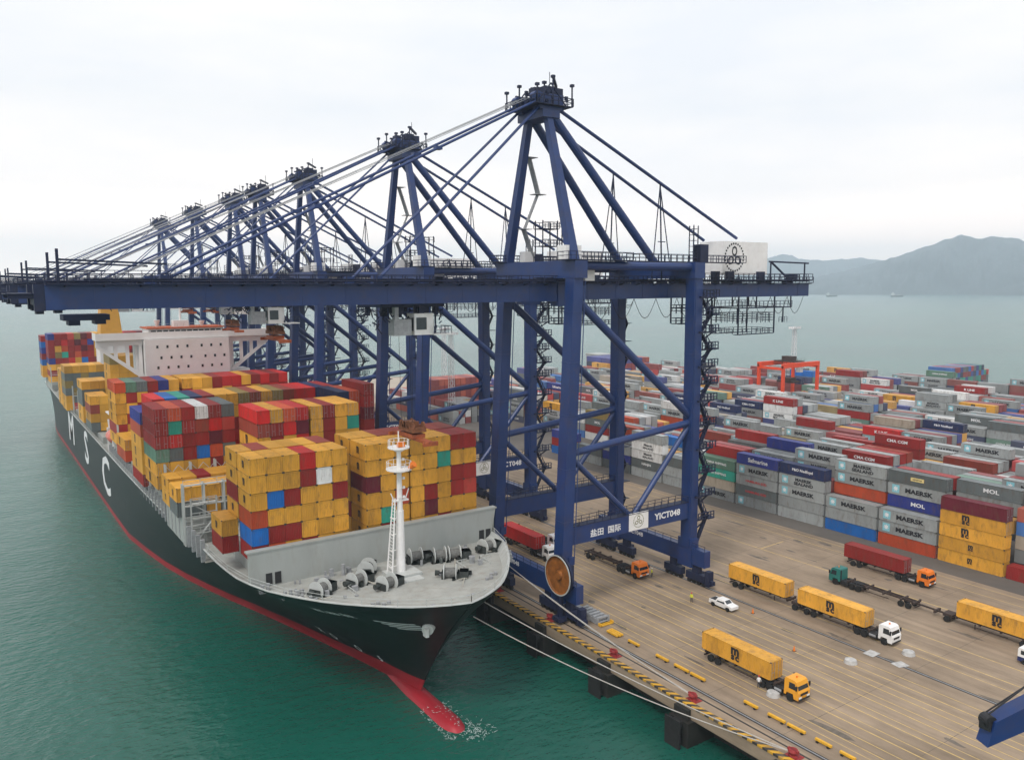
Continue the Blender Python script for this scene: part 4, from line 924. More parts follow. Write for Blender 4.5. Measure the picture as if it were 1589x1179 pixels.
b = MB(); b.box(6.9, 7.99, -5.7, -4.3, 51.6, 54.6); b.box(6.9, 7.99, 4.3, 5.7, 51.6, 54.6); b.box(7.1, 7.8, -4.3, 4.3, 52.2, 53.4); b.box(4.4, 6.9, -5.4, -5.0, 53.0, 53.5); b.box(4.4, 6.9, 5.0, 5.4, 53.0, 53.5); b.box(4.2, 6.9, -5.6, 5.6, 53.5, 53.6); b.rail((4.3, -5.5, 53.6), (4.3, 5.5, 53.6)); b.beam((9.4, -6, 54.8), (9.4, -6, 58.6), .3); b.beam((9.4, 6, 54.8), (9.4, 6, 58.6), .3)
b.beam((9.4, -6, 57.4), (21, -6, 57.0), .22); b.beam((9.4, 6, 57.4), (21, 6, 57.0), .22); b.rail((9.4, -6.4, 54.6), (21, -6.4, 54.6), 1.6, 1.4)
b.box(10, 15, -2, 2, 50.3, 51.0); b.box(10.6, 11.8, -1.6, 1.6, 49.7, 50.4); b.box(13.4, 14.6, -1.6, 1.6, 49.8, 50.4); cb(b, 'boom_tip', NAVY)
for y in (-6.0, 3.9): cb(MB().box(80.6, 84.2, y, y+2.1, 50.9, 55.3), 'boom_hinge', BLUE)
# A-frame
AP = (80.9, 83.6)
for sy in (-1, 1):
    cb(MB().beam((SX+2.4, sy*9.4, 57.6), (80.9, sy*2.6, 81.8), 1.5, 1.5, 1.1, 1.1, up=(0, 1, 0)), 'a_frame_leg', BLUE)
    cb(MB().tube((82.2, sy*2.6, 81.4), (104.2, sy*4.6, 57.4), .72, n=12), 'a_frame_backstay', BLUE)
    cb(MB().tube((83.2, sy*2.9, 82.6), (125.5, sy*4.2, 63.2), .30, n=8), 'back_tie', BLUE)
    b = MB()
    for k in range(2): b.tube((79.4, sy*(2.5+.5*k), 83.2), (49.0, sy*(5+.5*k-.25), 55.0), .15, n=6)
    cb(b, 'inner_forestay', BLUE)
    b = MB(); b.tube((79.2, sy*2.5, 84.0), (21.0, sy*4.8, 55.2), .2, n=6); b.tube((79.2, sy*3.1, 84.0), (21.0, sy*5.4, 55.2), .2, n=6)
    for q in (.33, .66): p = Vector((79.2, sy*2.8, 84.0)).lerp(Vector((21.0, sy*5.1, 55.2)), q); b.box(p.x-.5, p.x+.5, p.y-.5, p.y+.5, p.z-.25, p.z+.25)
    cb(b, 'outer_forestay', BLUE)
    b = MB(); b.tube((78.8, sy*1.6, 84.6), (15, sy*2, 55.0), .045, n=4); b.tube((78.8, sy*1.1, 84.9), (15, sy*1.5, 55.0), .045, n=4); cb(b, 'boom_hoist_rope', GALV)
    for x in (20.3, 48.3): cb(MB().box(x, x+1.4, sy*5-.5, sy*5+.5, 54.5, 55.7), 'stay_lug', BLUE)
for sy, x in ((-1, 105.4), (1, 100.6)):       # tie props
    zt = 82.6-(x-83.2)/(125.5-83.2)*19.4; b = MB(); b.tube((x, sy*3.6, zt), (x, sy*4.4, 54.6), .14, n=6); b.tube((x, sy*3.6, zt-.4), (x+2.6, sy*4.4, 54.6), .1, n=5); b.tube((x, sy*3.6, zt-.4), (x-2.6, sy*4.4, 54.6), .1, n=5); b.tube((x-.9, sy*4.2, 62), (x+.9, sy*4.2, 62), .08, n=5); cb(b, 'tie_prop', NAVY)
b = MB(); b.box(79.3, 82.7, -3.6, 3.6, 81.2, 82.4); b.box(78.8, 83.6, -3.4, -1.6, 82.4, 84.9); b.box(78.8, 83.6, 1.6, 3.4, 82.4, 84.9); b.box(79.8, 82.4, -1.6, 1.6, 82.4, 83.6)
for sy in (-1, 1):
    b.tube((78.6, sy*2.6-.6, 84.3), (78.6, sy*2.6+.6, 84.3), .9, n=12)
cb(b, 'apex_head', BLUE)
b = MB(); b.box(77.4, 84.8, -4.4, 4.4, 83.0, 83.12);  b.box(78.6, 79.8, -2.2, -.6, 84.9, 85.9); b.box(82.2, 83.6, -3.2, -1.8, 84.9, 86.0)
for i in range(34):
    x, y, z = random.Random(i).uniform(77.6, 84.2), random.Random(i+50).uniform(-4.1, 4.1), random.Random(i+90).uniform(83.1, 85.4); b.box(x, x+.5, y, y+.4, z, z+.2+.8*random.Random(i+7).random())
for y in (-3.4, 0, 3.4): b.beam((78, y, 83.1), (81, y, 86.6), .18); b.beam((84.2, y, 83.1), (81, y, 86.6), .18)
for p, q in (((77.4, -4.4), (84.8, -4.4)), ((77.4, 4.4), (84.8, 4.4)), ((77.4, -4.4), (77.4, 4.4)), ((84.8, -4.4), (84.8, 4.4))): b.rail((*p, 83.12), (*q, 83.12), 1.2, 1.3, .06)
for x, y, z in ((77.6, -4.3, 86.0), (79, -4.3, 86.4), (80.8, -4.2, 87.6), (84.6, -4.3, 86.6), (77.6, 4.3, 86.2), (84.6, 4.3, 86.4), (82.6, 4, 86.8), (78.2, 1.5, 86.8)): b.tube((x, y, 83.1), (x, y, z), .14, n=6); b.box(x-.28, x+.28, y-.28, y+.28, z-.4, z)
b.beam((80.8, -4.2, 87.4), (84.2, -.6, 86.9), .4); b.tube((84, 1, 84.8), (84, 1, 89.6), .06, n=5); b.box(81.2, 83.2, -1.6, .4, 84.6, 86.6); cb(b, 'apex_platform', NAVY)
# stair flights on the far A-frame leg
b = MB()
for k, (za, zc) in enumerate(((59, 64), (64, 70), (70, 76))):
    x0, x1 = (82.6, 85.0) if k % 2 else (85, 82.6); b.beam((x0, 7.2-.8*k, za), (x1, 6.6-.8*k, zc), .9, .25); b.box(x1-1.1, x1+1.2, 5.6-.8*k, 7.4-.8*k, zc, zc+.1)
cb(b, 'upper_stair', GALV)
# platforms and mechanical clutter on top of the portal
b = MB()
for x0, x1, y0, y1 in ((78.5, 92, -11.4, -8.6), (78.5, 92, 8.6, 11.4), (95, 109, 6.4, 9.6), (95, 122, -9.6, -6.4)):
    b.box(x0, x1, y0, y1, 58.25, 58.35)
    for p, q in (((x0, y0), (x1, y0)), ((x0, y1), (x1, y1)), ((x0, y0), (x0, y1)), ((x1, y0), (x1, y1))): b.rail((*p, 58.35), (*q, 58.35), 1.2, 1.5, .05)
for x, y in ((84.4, 3.4), (84.4, 5.6), (87.6, 3.4), (87.6, 5.6), (90.3, 3.4), (90.3, 5.6)): b.beam((x, y, 54.6), (x, y, 65.5), .16)
for z in (58, 61, 64): b.box(84.2, 87.8, 3.2, 5.8, z, z+.12); b.rail((84.2, 3.2, z+.12), (90.4, 3.2, z+.12), 1.1, 1.2, .05); b.rail((84.2, 5.8, z+.12), (90.4, 5.8, z+.12), 1.1, 1.2, .05)
cb(b, 'service_platform', NAVY)
for q in ((79.6, 82.8, -9.2, -7.0, 58.4, 60.6), (84.6, 86.6, -8, -6.6, 55, 57.2), (83, 85.4, 6.9, 8.4, 58.4, 60.2)): cb(MB().box(*q), 'electrical_cabinet', WHITE)
b = MB()
rc = random.Random(3)
# post at the land leg
b = MB()
for dx in (-.55, .55):
    for dy in (-.5, .5): b.beam((LX+dx, -9.6+dy, 58.2), (LX+dx, -9.6+dy, 64.6), .14)
for z in range(59, 65): b.beam((LX-.55, -10.1, z), (LX+.55, -9.1, z+.9), .08); b.box(LX-.6, LX+.6, -10.2, -9.0, z, z+.06)
b.box(LX+1.2, LX+3.2, -10.2, -8.6, 58.3, 61.4); cb(b, 'lattice_post', NAVY)
# machinery house
mh = cb(MB().box(120.4, 133.4, -5.4, .5, 56.2, 62.5), 'machinery_house', WHITE)
b = MB(); b.box(113, 146.8, -6.4, 6.4, 55.0, 55.2)
for p, q in (((113, -6.4), (146.8, -6.4)), ((113, 6.4), (146.8, 6.4)), ((146.8, -6.4), (146.8, 6.4))): b.rail((*p, 55.2), (*q, 55.2), 1.2, 1.5, .05)
for x in (134, 144.8): b.beam((x, -5.8, 55.2), (x, -5.8, 58.8), .22)
b.beam((133.5, -5.8, 58.8), (146, -5.8, 58.6), .3); b.beam((134, -5.8, 58.8), (139.6, -5.8, 55.4), .3); b.box(146.8, 149.8, -3, 3, 55.0, 55.2); b.box(147, 148.4, -1.6, .4, 55.2, 56.4)
for x in (117, 121, 130): b.box(x, x+1.8, -6.2, -5.5, 55.2, 56.8)
cb(b, 'back_reach_platform', NAVY)
# house emblem: ring of beads and three petals
def emblem(mb, u, v, y, R):
    for k in range(26):
        t = 2*math.pi*k/26; a, b_ = u+R*math.cos(t), v+R*math.sin(t); r = R*.085
        mb.add([(a+r*math.cos(q*math.pi/3), y, b_+r*math.sin(q*math.pi/3)) for q in range(6)], [tuple(range(6))])
    for k in range(3):
        t = math.pi/2+k*2*math.pi/3; pts = []; inn = []
        for sgn, tgt in ((1, pts), (.62, inn)):
            for q in range(8):
                w_ = q/8*2*math.pi; a = R*.45+R*.38*sgn*math.cos(w_); c = R*.30*sgn*math.sin(w_)
                tgt.append((u+a*math.cos(t)-c*math.sin(t), y, v+a*math.sin(t)+c*math.cos(t)))
        mb.add(pts+inn, [(i, (i+1) % 8, 8+(i+1) % 8, 8+i) for i in range(8)])
    return mb
emb = emblem(MB(), 123.6, 59.5, -5.44, 2.6); emb.v = [(p[0]-CO.x, p[1], p[2]) for p in emb.v]; emb.build('house_emblem', INK, mh)
# trolley, operator cab, hanging maintenance cages, festoon
b = MB(); b.box(50, 60.5, -4.0, 4.0, 51.2, 52.3); b.box(51, 53, -3.6, 3.6, 52.3, 53.4); b.box(57, 59, -3.6, 3.6, 52.3, 53.4)
for i in range(22): x = rc.uniform(49.5, 61); y = rc.uniform(-3.6, 3.6); b.box(x, x+rc.uniform(.3, 1.1), y, y+.6, rc.uniform(49.6, 51), 51.3)
for i in range(90):
    p = Vector((rc.uniform(49, 62), rc.uniform(-4, 4), rc.uniform(48.2, 51))); b.beam(p, p+Vector((rc.uniform(-.9, .9), rc.uniform(-.7, .7), rc.uniform(-1.2, 1.0))), rc.uniform(.06, .2))
for x in (50, 60.2): b.rail((x, -4, 50.2), (x, 4, 50.2), 1, 1.2)
cb(b, 'trolley', NAVY)
cabm = cb(MB().box(55.6, 58.8, -3.6, -1.0, 47.0, 50.2).box(58.8, 61.8, -3.8, -.6, 46.9, 47.1), 'operator_cab', WHITE)
b = MB(); b.box(55.5-CO.x, 55.62-CO.x, -3.3, -1.3, 47.6, 49.6); b.box(55.9-CO.x, 57.6-CO.x, -3.68, -3.58, 47.8, 49.6); b.build('cab_window', GLASS, cabm)
b = MB(); b.rail((58.8, -3.8, 47.1), (61.8, -3.8, 47.1), 1.1, .9); b.rail((61.8, -3.8, 47.1), (61.8, -.6, 47.1), 1.1, .9); b.beam((60, -2, 50.9), (60, -2, 47), .2); cb(b, 'cab_platform', NAVY); cb(MB().beam((52.6, -3.4, 49.4), (52.6, -3.4, 51.2), .6, .9).box(52.2, 55.0, -3.8, -1.8, 47.0, 49.4), 'trolley_cabinet', GALV)
def cage(x0, x1, y0, y1, z0, z1, name):
    b = MB()
    for x in (x0, x1):
        for y in (y0, y1): b.beam((x, y, z0), (x, y, 52), .22)
    for z in (z0, (z0+z1)/2+.6, z1):
        b.rail((x0, y0, z), (x1, y0, z), 1., 1.3, .05); b.rail((x0, y1, z), (x1, y1, z), 1., 1.3, .05); b.rail((x0, y0, z), (x0, y1, z), 1., 1.3, .05); b.rail((x1, y0, z), (x1, y1, z), 1., 1.3, .05)
    b.box(x0, x1, y0, y0+1.2, z0-.12, z0); b.box(x0, x1, y1-1.2, y1, z0-.12, z0); return cb(b, name, NAVY)
cage(127.5, 138.5, -3.5, 3.5, 44.4, 47.6, 'maintenance_cage')
b = MB(); b.box(125, 141.5, -5.5, -4.3, 49.6, 49.8); b.box(125, 141.5, 4.3, 5.5, 49.6, 49.8); b.box(125, 126, -4.3, 4.3, 49.6, 49.79); b.box(140.5, 141.5, -4.3, 4.3, 49.6, 49.79); b.rail((125, -5.5, 49.8), (141.5, -5.5, 49.8), 1.2, 1.2, .05); b.rail((125, 5.5, 49.8), (141.5, 5.5, 49.8), 1.2, 1.2, .05)
for x in (125.2, 130.5, 136, 141.2): b.beam((x, -5.4, 49.8), (x, -5.4, 52), .2); b.beam((x, 5.4, 49.8), (x, 5.4, 52), .2)
for x, y in ((126, -4.5), (140, -4.5)): b.beam((x, y, 46.6), (x, y, 49.8), .2); 
b.rail((125.8, -4.8, 46.6), (128.2, -4.8, 46.6), 1.1, .8); b.rail((138.4, -4.8, 46.6), (141, -4.8, 46.6), 1.1, .8); cb(b, 'repair_platform', NAVY)
cage(108.9, 115.5, -6.2, -3.4, 47.2, 49.6, 'access_cage')
cage(88.4, 94.0, 4.0, 7.0, 47.4, 49.6, 'access_cage')
b = MB()
for x0 in np.arange(86, 140, 5.2):
    for sy in (-6.9,):
        pts = [(x0+5.2*t, sy, 51.9-3.4*math.sin(math.pi*t)) for t in np.linspace(0, 1, 9)]; b.path(pts, .06, 4)
cb(b, 'festoon_cable', BLACK)
# zigzag stairs on the land leg
b = MB(); z = 7.0; k = 0
while z < 52:
    dz = 4.4 if z < 30 else 3.1; x0, x1 = (LX+1.2, LX+3.6) if k % 2 == 0 else (LX+3.6, LX+1.2)
    b.beam((x0, -10.6, z), (x1, -10.6, z+dz), .8, .22); b.rail((x0, -11, z), (x1, -11, z+dz), 1.05, .9, .05, False); b.box(x1-(.2 if x1 > x0 else 1.), x1+(1.4 if x1 > x0 else .2), -11.6, -9.6, z+dz, z+dz+.25); b.rail((min(x0, x1)-.4, -11.5, z+dz+.2), (max(x0, x1)+1.3, -11.5, z+dz+.2), 1.2, .8, .07)
    b.beam((LX+1.1, -10.6, z+dz), (LX+4.8, -10.6, z+dz), .9, .22); b.beam((LX+1.1, -10.6, z+dz-1.6), (LX+4.2, -10.6, z+dz-.1), .2); b.rail((LX+3.6, -11.5, z+dz+.1), (LX+3.6, -9.6, z+dz+.1), 1.1, .9, .05)
    z += dz; k += 1
cb(b, 'stair_tower', NAVY)
b = MB(); z = 7.0; k = 0
while z < 52:
    dz = 3.6; x0, x1 = (LX+1.2, LX+3.0) if k % 2 == 0 else (LX+3.0, LX+1.2); b.beam((x0, 10.8, z), (x1, 10.8, z+dz), .8, .2); b.box(min(x0, x1), max(x0, x1)+.7, 10, 11.6, z+dz, z+dz+.1); z += dz; k += 1
cb(b, 'stair_tower', NAVY)
# cable reel
rx_, ry_, rz_ = 76.7, -11.2, 7.9
b = MB(); n = 32
def ringr(x, r): return [(x, ry_+r*math.cos(2*math.pi*k/n), rz_+r*math.sin(2*math.pi*k/n)) for k in range(n)]
rs = [(rx_, 3.3), (rx_-.12, 3.32), (rx_-.12, 3.12), (rx_+.25, 3.0), (rx_+.35, .8), (rx_-.1, .7), (rx_-.1, 0.01)]
vs = [p for r in rs for p in ringr(*r)]; b.add(vs, [(i*n+k, i*n+(k+1) % n, (i+1)*n+(k+1) % n, (i+1)*n+k) for i in range(2) for k in range(n)]); reel = cb(b, 'cable_reel', LIGHTST)
b = MB(); b.add(vs, [(i*n+k, i*n+(k+1) % n, (i+1)*n+(k+1) % n, (i+1)*n+k) for i in range(2, len(rs)-1) for k in range(n)]); b.v = [(p[0]-CO.x, p[1], p[2]) for p in b.v]
b.build('wound_cable', mat('orange_cable', (.32, .11, .02), .6, .5, .8, dirt=(.16, .08, .03), dirt_amt=.6), reel)
b = MB(); b.tube((rx_+.35, ry_, rz_), (rx_+.75, ry_, rz_), 3.2, 3.2, 28); b.tube((rx_+.3, ry_, rz_), (78.3, ry_, rz_), .5, n=8); b.box(77.6, 79.4, ry_-.8, ry_+1.2, 6.6, 9.2); b.beam((76.6, ry_-.6, 4.6), (76.6, ry_-.6, .6), .5, .5); b.box(75.9, 77.5, ry_-1.4, ry_+.4, .5, 1.2); b.beam((77.4, ry_-.2, 4.8), (77.4, ry_-.2, 1), .3)
cb(b, 'reel_drive', NAVY)
# name board and lettering
b = MB(); b.box(92.4, 96.9, -HY-.76, -HY-.72, 12.2, 15.3); sgn = cb(b, 'sign_board', WHITE)
e2 = emblem(MB(), 94.6, 13.8, -HY-.78, 1.15); e2.v = [(p[0]-CO.x, p[1], p[2]) for p in e2.v]; e2.build('board_emblem', mat('olive_ink', (.2, .2, .08), .6, .1, 1.), sgn)
lett = cb(on_negy(MB(), 'YICT048', 1.55, 101.6, 13.75, -HY-.73, .03, 1.1), 'crane_lettering', WINK)
cb(on_negy(MB(), '盐田  国际', 1.35, 87.2, 13.4, -HY-.73, .02, 1.1), 'crane_lettering', WINK)
for x in (SX-.2, LX):
    cb(on_negx(MB(), 'YICT048', 1.1, 3.5, 5.9, x-.78, .02, 1.1), 'beam_lettering', WINK)
# ---- the other six, copied with their parts
CN = ['second', 'third', 'fourth', 'fifth', 'sixth', 'seventh']
hung = []
for i, yc in enumerate((161, 221, 263, 292, 348, 415)):
    c = copy_tree(crane); c.location.y = yc
    c['label'] = '%s blue quay crane counting from the near end of the berth' % CN[i]
    dx = (-6, 4, -14, 6, -10, 0)[i]
    for ch in KIDS[c.name]:
        if ch.name.startswith(('trolley', 'operator_cab', 'cab_platform')): ch.location.x += dx
        if ch.name.startswith('crane_lettering') and i > 0: pass
# spreaders hanging from the trolleys
SPR = mat('spreader_orange', (.38, .09, .03), .6, .4, 1.2, dirt=(.05, .03, .03), dirt_amt=.7)
def spreader(x, yc, z, lab, cont=None):
    e0 = empty('spreader', (x, yc, z), 0, lab, 'spreader', 'spreaders hanging under the crane trolleys')
    b = MB(); b.box(-.5, .5, -6, 6, .0, .45); b.box(-1.2, 1.2, -6.1, -5.6, -.2, .4); b.box(-1.2, 1.2, 5.6, 6.1, -.2, .4); b.box(-1.1, 1.1, -2.2, 2.2, .4, 1.0); b.build('spreader_frame', SPR, e0)
    b = MB(); b.box(-1.2, 1.2, -2.4, 2.4, 1.3, 2.0)
    for sx in (-.9, .9):
        for sy in (-1.9, 1.9): b.tube((sx-.1, sy, 2.3), (sx+.1, sy, 2.3), .6, n=12)
    for i in range(10): q = rc.uniform(-2, 2); b.box(-1.3, 1.3*rc.random(), q, q+.4, 1.9, 2.2+rc.random()*.8)
    b.build('headblock', RUST, e0)
    b = MB()
    for sx in (-.9, .9):
        for sy in (-1.9, 1.9): b.tube((sx, sy, 2.3), (sx, sy*1.2, 50.6-z), .035, n=4)
    b.build('hoist_ropes', BLACK, e0); return e0
spreader(57.0, 118.5-7, 30.6, 'rusty red spreader lowered onto the front cargo under the nearest crane')
for i, (x, yc, z) in enumerate(((52, 161, 43.5), (60, 221, 42.5), (58, 263, 46.3), (72, 292, 45.5))):
    spreader(x, yc, z, 'orange-brown spreader hanging below the %s crane of the row' % CN[i])
# ================================================================ VEHICLES
def wheel_set(par, pts, r=.5, w_=.32, off=(0, 0, 0), name='wheel'):
    for (x, y) in pts:
        b = MB(); b.tube((x-w_/2, y, r), (x+w_/2, y, r), r, n=16); o = b.build('wheel', RUBBER, par)
        b = MB(); s = -1 if x < 0 else 1; b.tube((x+s*w_/2, y, r), (x+s*(w_/2+.03), y, r), r*.55, r*.45, n=12); b.build('rim', GALV, par) if False else None
CABM = {'orange': ORANGE, 'white': WHITE, 'green': GREENP, 'yellow': mat('amber_cab_paint', (.80, .36, .03), .4, .1, 1.)}
def tractor(par, y0, col):
    """cab-over tractor, front at y0 heading -Y, about 6.6 m long"""
    m = CABM[col]
    b = MB(); b.box(-.45, .45, y0+.6, y0+6.6, .75, 1.0); b.box(-1.2, 1.2, y0+4.2, y0+6.5, 1.0, 1.15); b.box(-1.25, -.6, y0+2.5, y0+3.9, .5, 1.15); b.box(.6, 1.25, y0+2.5, y0+3.9, .5, 1.15)
    b.tube((1.0, y0+2.35, .8), (1.0, y0+2.35, 2.9), .1, n=8); b.box(-.7, .7, y0+4.6, y0+6.2, 1.15, 1.35); ch = b.build('chassis', BLACK, par)
    wheel_set(ch, [(sx*1.08, y0+q) for sx in (-1, 1) for q in (1.3, 4.6, 5.8)], .52, .36)
    # cab body with chamfered roof and sloped windscreen
    prof = [(y0+.05, .55), (y0, 1.5), (y0+.12, 1.75), (y0+.45, 2.85), (y0+.75, 3.0), (y0+2.1, 3.0), (y0+2.25, 2.85), (y0+2.25, .75), (y0+1.95, .75), (y0+1.8, 1.15), (y0+.85, 1.15), (y0+.7, .55)]
    b = MB(); n = len(prof); X = 1.22
    vs = [(-X if z < 2 else -X+.12*(z-2), y, z) for y, z in prof]+[(X if z < 2 else X-.12*(z-2), y, z) for y, z in prof]
    b.add(vs, [tuple(range(n-1, -1, -1)), tuple(range(n, 2*n))]+[(k, (k+1) % n, n+(k+1) % n, n+k) for k in range(n)]); cab = b.build('cab', m, par)
    b = MB(); b.add([(-1.05, y0+.13, 1.82), (1.05, y0+.13, 1.82), (.98, y0+.42, 2.72), (-.98, y0+.42, 2.72)], [(0, 1, 2, 3)]); b.build('windscreen', GLASS, cab)
    for sx in (-1, 1):
        b = MB(); xx = sx*1.235; xt = sx*1.15; b.add([(xx, y0+.4, 1.8), (xx, y0+1.5, 1.8), (xt, y0+1.5, 2.6), (xt, y0+.62, 2.6)], [(0, 1, 2, 3)]); b.build('side_window', GLASS, cab)
        b = MB(); b.box(*sorted((sx*.55, sx*1.1)), y0-.04, y0+.0, .75, 1.0); b.build('headlight', WHITE, cab)
        b = MB(); b.box(*sorted((sx*1.25, sx*1.5)), y0+.15, y0+.3, 1.9, 2.5); b.build('mirror', BLACK, cab)
    MB().tube((sx*.0, y0+1.2, 3.0), (sx*.0, y0+1.2, 3.22), .12, n=8).build('beacon', ORANGE, cab)
    MB().tube((-1.02, y0+2.6, .85), (-1.02, y0+3.7, .85), .3, n=10).build('fuel_tank', GALV, ch)
    b = MB(); b.box(-1.1, 1.1, y0-.06, y0+.0, .5, .72); b.box(-.75, .75, y0-.03, y0-.0, 1.1, 1.4); b.build('bumper', BLACK, cab)
def trailer(par, y0, L_=12.6, axles=2):
    """skeletal chassis from y0 (front) to y0+L_"""
    b = MB(); b.box(-.5, -.32, y0, y0+L_, 1.0, 1.35); b.box(.32, .5, y0, y0+L_, 1.0, 1.35)
    for q in (.2, L_*.3, L_*.55, L_*.8, L_-.3): b.box(-1.2, 1.2, y0+q-.12, y0+q+.12, 1.05, 1.38)
    for sx in (-1, 1):
        for q in (.2, L_-.3): b.box(sx*1.1-.14, sx*1.1+.14, y0+q-.14, y0+q+.14, 1.36, 1.46)
        b.box(sx*1.15-.05, sx*1.15+.05, y0+3.2, y0+L_-4.6, .62, .72)
    b.box(-1.1, 1.1, y0+L_-.08, y0+L_+.05, .5, .72)
    for q in (3.0,): b.beam((-.8, y0+q, 1.0), (-.8, y0+q, .25), .14); b.beam((.8, y0+q, 1.0), (.8, y0+q, .25), .14)
    t = b.build('trailer_chassis', mat_ch, par); ys = [y0+L_-1.2-1.3*k for k in range(axles)]
    wheel_set(t, [(sx*1.0, y) for sx in (-1, 1) for y in ys], .5, .42)
    return t
mat_ch = mat('trailer_steel', (.05, .035, .03), .7, .4, 1.5, dirt=(.16, .08, .05), dirt_amt=.5)
def dolly(par, y0):
    b = MB(); b.box(-.9, .9, y0, y0+1.6, .8, 1.3); b.beam((0, y0, 1.0), (0, y0-1.7, .8), .2); t = b.build('dolly', mat_ch, par); wheel_set(t, [(-1, y0+.8), (1, y0+.8)], .5, .42)
def truck(x, y, col, lab, load=(), trailers=1, flip=False, gap=15.0, group='container trucks on the quay'):
    e0 = empty('container_truck', (x, y, 0), math.pi if flip else 0, lab, 'truck', group)
    y0 = 0
    tractor(e0, 0, col); y0 = 3.6
    for k in range(trailers):
        trailer(e0, y0)
        if k+1 < trailers: dolly(e0, y0+gap-2.1)
        if gap > 15 and k == 0: MB().beam((0, y0+12.6, 1.0), (0, y0+gap, .9), .25).box(-.9, .9, y0+gap-3.6, y0+gap-3.3, .7, 1.2).build('drawbar', mat_ch, e0)
        y0 += gap
    return e0
def load(x, yc, c, lab, logo=None, two=False):
    g = 'containers carried on trailers'
    if two:
        make_container(x, yc-3.08, 1.46, 6.06, c, lab+', front one of the pair', g, logo=None); return make_container(x, yc+3.08, 1.46, 6.06, c, lab+', rear one of the pair', g, logo=None)
    return make_container(x, yc, 1.46, 12.19, c, lab, g, logo)
YC_ = 'yellow container'
# near yellow truck (x 86.5..89, container y 65.7..77.9)
truck(87.7, 61.3, 'yellow', 'amber cab truck with a yellow container nearest the quay edge', ())
load(87.7, 71.8, 'Y', 'yellow container on the truck nearest the quay edge', 'msc')
# white-cab road train with two yellow loads (front container 68.4..80.5; rear 82.7..95)
truck(113.5, 63.8, 'white', 'white cab road train pulling two yellow containers beside the landside rail', trailers=2)
load(113.5, 74.4, 'Y', 'yellow container directly behind the white cab of the road train', 'msc')
load(113.5, 89.1, 'Y', 'yellow container on the rear trailer of the white cab road train', 'msc')
# red container with orange cab near the stacks
truck(141.0, 73.2, 'orange', 'orange cab truck with a red container in front of the stacks')
load(141.0, 84.0, 'D', 'red container on the truck driving along the foot of the stacks')
# green cab heading away, empty trailer then a yellow load
truck(129.6, 85.6, 'green', 'green cab truck heading away with one empty and one loaded trailer', trailers=2, flip=True, gap=19.2)
load(129.6, 85.6-3.6-19.2-6.3, 'Y', 'yellow container at the right edge on the green truck', 'msc')
# under the cranes
truck(101.6, 105.9, 'orange', 'orange cab truck with an empty trailer under the nearest crane')
truck(93.6, 123.2, 'white', 'white cab truck with a red container between ship and crane')
load(93.6, 133.8, 'R', 'red container on the truck between the ship and the crane')
truck(98.8, 128.4, 'white', 'white cab truck with an empty trailer behind the crane leg')
truck(96.4, 178, 'orange', 'orange cab truck with an empty trailer under the second crane')
# pickup
pk = empty('pickup_truck', (103.4, 88.6, 0), 0, 'small white pickup parked by the landside crane rail', 'pickup')
b = MB(); pr_ = [(-2.5, .45), (-2.5, .95), (-1.35, 1.08), (-.75, 1.6), (.75, 1.62), (1.0, 1.1), (2.4, 1.08), (2.45, .45), (2.0, .42), (1.85, .72), (1.2, .72), (1.05, .4), (-1.1, .4), (-1.25, .72), (-1.95, .72), (-2.1, .42)]
n = len(pr_); vs = [(-.86 if z < 1.2 else -.68, y, z) for y, z in pr_]+[(.86 if z < 1.2 else .68, y, z) for y, z in pr_]
b.add(vs, [tuple(range(n-1, -1, -1)), tuple(range(n, 2*n))]+[(k, (k+1) % n, n+(k+1) % n, n+k) for k in range(n)]); bd = b.build('body', WHITE, pk)
b = MB(); b.add([(-.66, -1.30, 1.14), (.66, -1.30, 1.14), (.6, -.80, 1.56), (-.6, -.80, 1.56)], [(0, 1, 2, 3)]); b.build('windscreen', GLASS, bd)
for sx in (-1, 1): b = MB(); b.add([(sx*.87, -1.0, 1.1), (sx*.87, .75, 1.1), (sx*.70, .65, 1.52), (sx*.70, -.68, 1.52)], [(0, 1, 2, 3)]); b.build('side_window', GLASS, bd)
b = MB(); b.box(-.7, .7, 1.1, 2.35, 1.085, 1.1); b.build('load_bed', BLACK, bd)
wheel_set(pk, [(sx*.8, y) for sx in (-1, 1) for y in (-1.6, 1.55)], .36, .22)
# white and blue van at the right edge
vn = empty('van', (123.6, 48.4, 0), 0, 'white van with a dark blue lower body at the right edge', 'van')
b = MB(); pv = [(-2.5, 1.0), (-2.35, 1.35), (-1.85, 2.1), (-1.5, 2.3), (2.4, 2.3), (2.5, 2.1), (2.5, 1.0)]; n = len(pv); vs = [(-.9, y, z) for y, z in pv]+[(.9, y, z) for y, z in pv]
b.add(vs, [tuple(range(n-1, -1, -1)), tuple(range(n, 2*n))]+[(k, (k+1) % n, n+(k+1) % n, n+k) for k in range(n)]); bd = b.build('body', WHITE, vn)
b = MB(); b.box(-.91, .91, -2.52, 2.51, .35, .99); b.build('lower_body', mat('van_blue', (.02, .03, .12), .4, .1, 1.), vn)
b = MB(); b.add([(-.8, -2.36, 1.4), (.8, -2.36, 1.4), (.72, -1.92, 2.06), (-.72, -1.92, 2.06)], [(0, 1, 2, 3)]); b.build('windscreen', GLASS, bd)
for sx in (-1, 1):
    for k in range(3): b = MB(); b.box(*sorted((sx*.905, sx*.915)), -1.6+1.3*k, -.5+1.3*k, 1.4, 2.0); b.build('side_window', GLASS, bd)
wheel_set(vn, [(sx*.82, y) for sx in (-1, 1) for y in (-1.6, 1.6)], .36, .22)
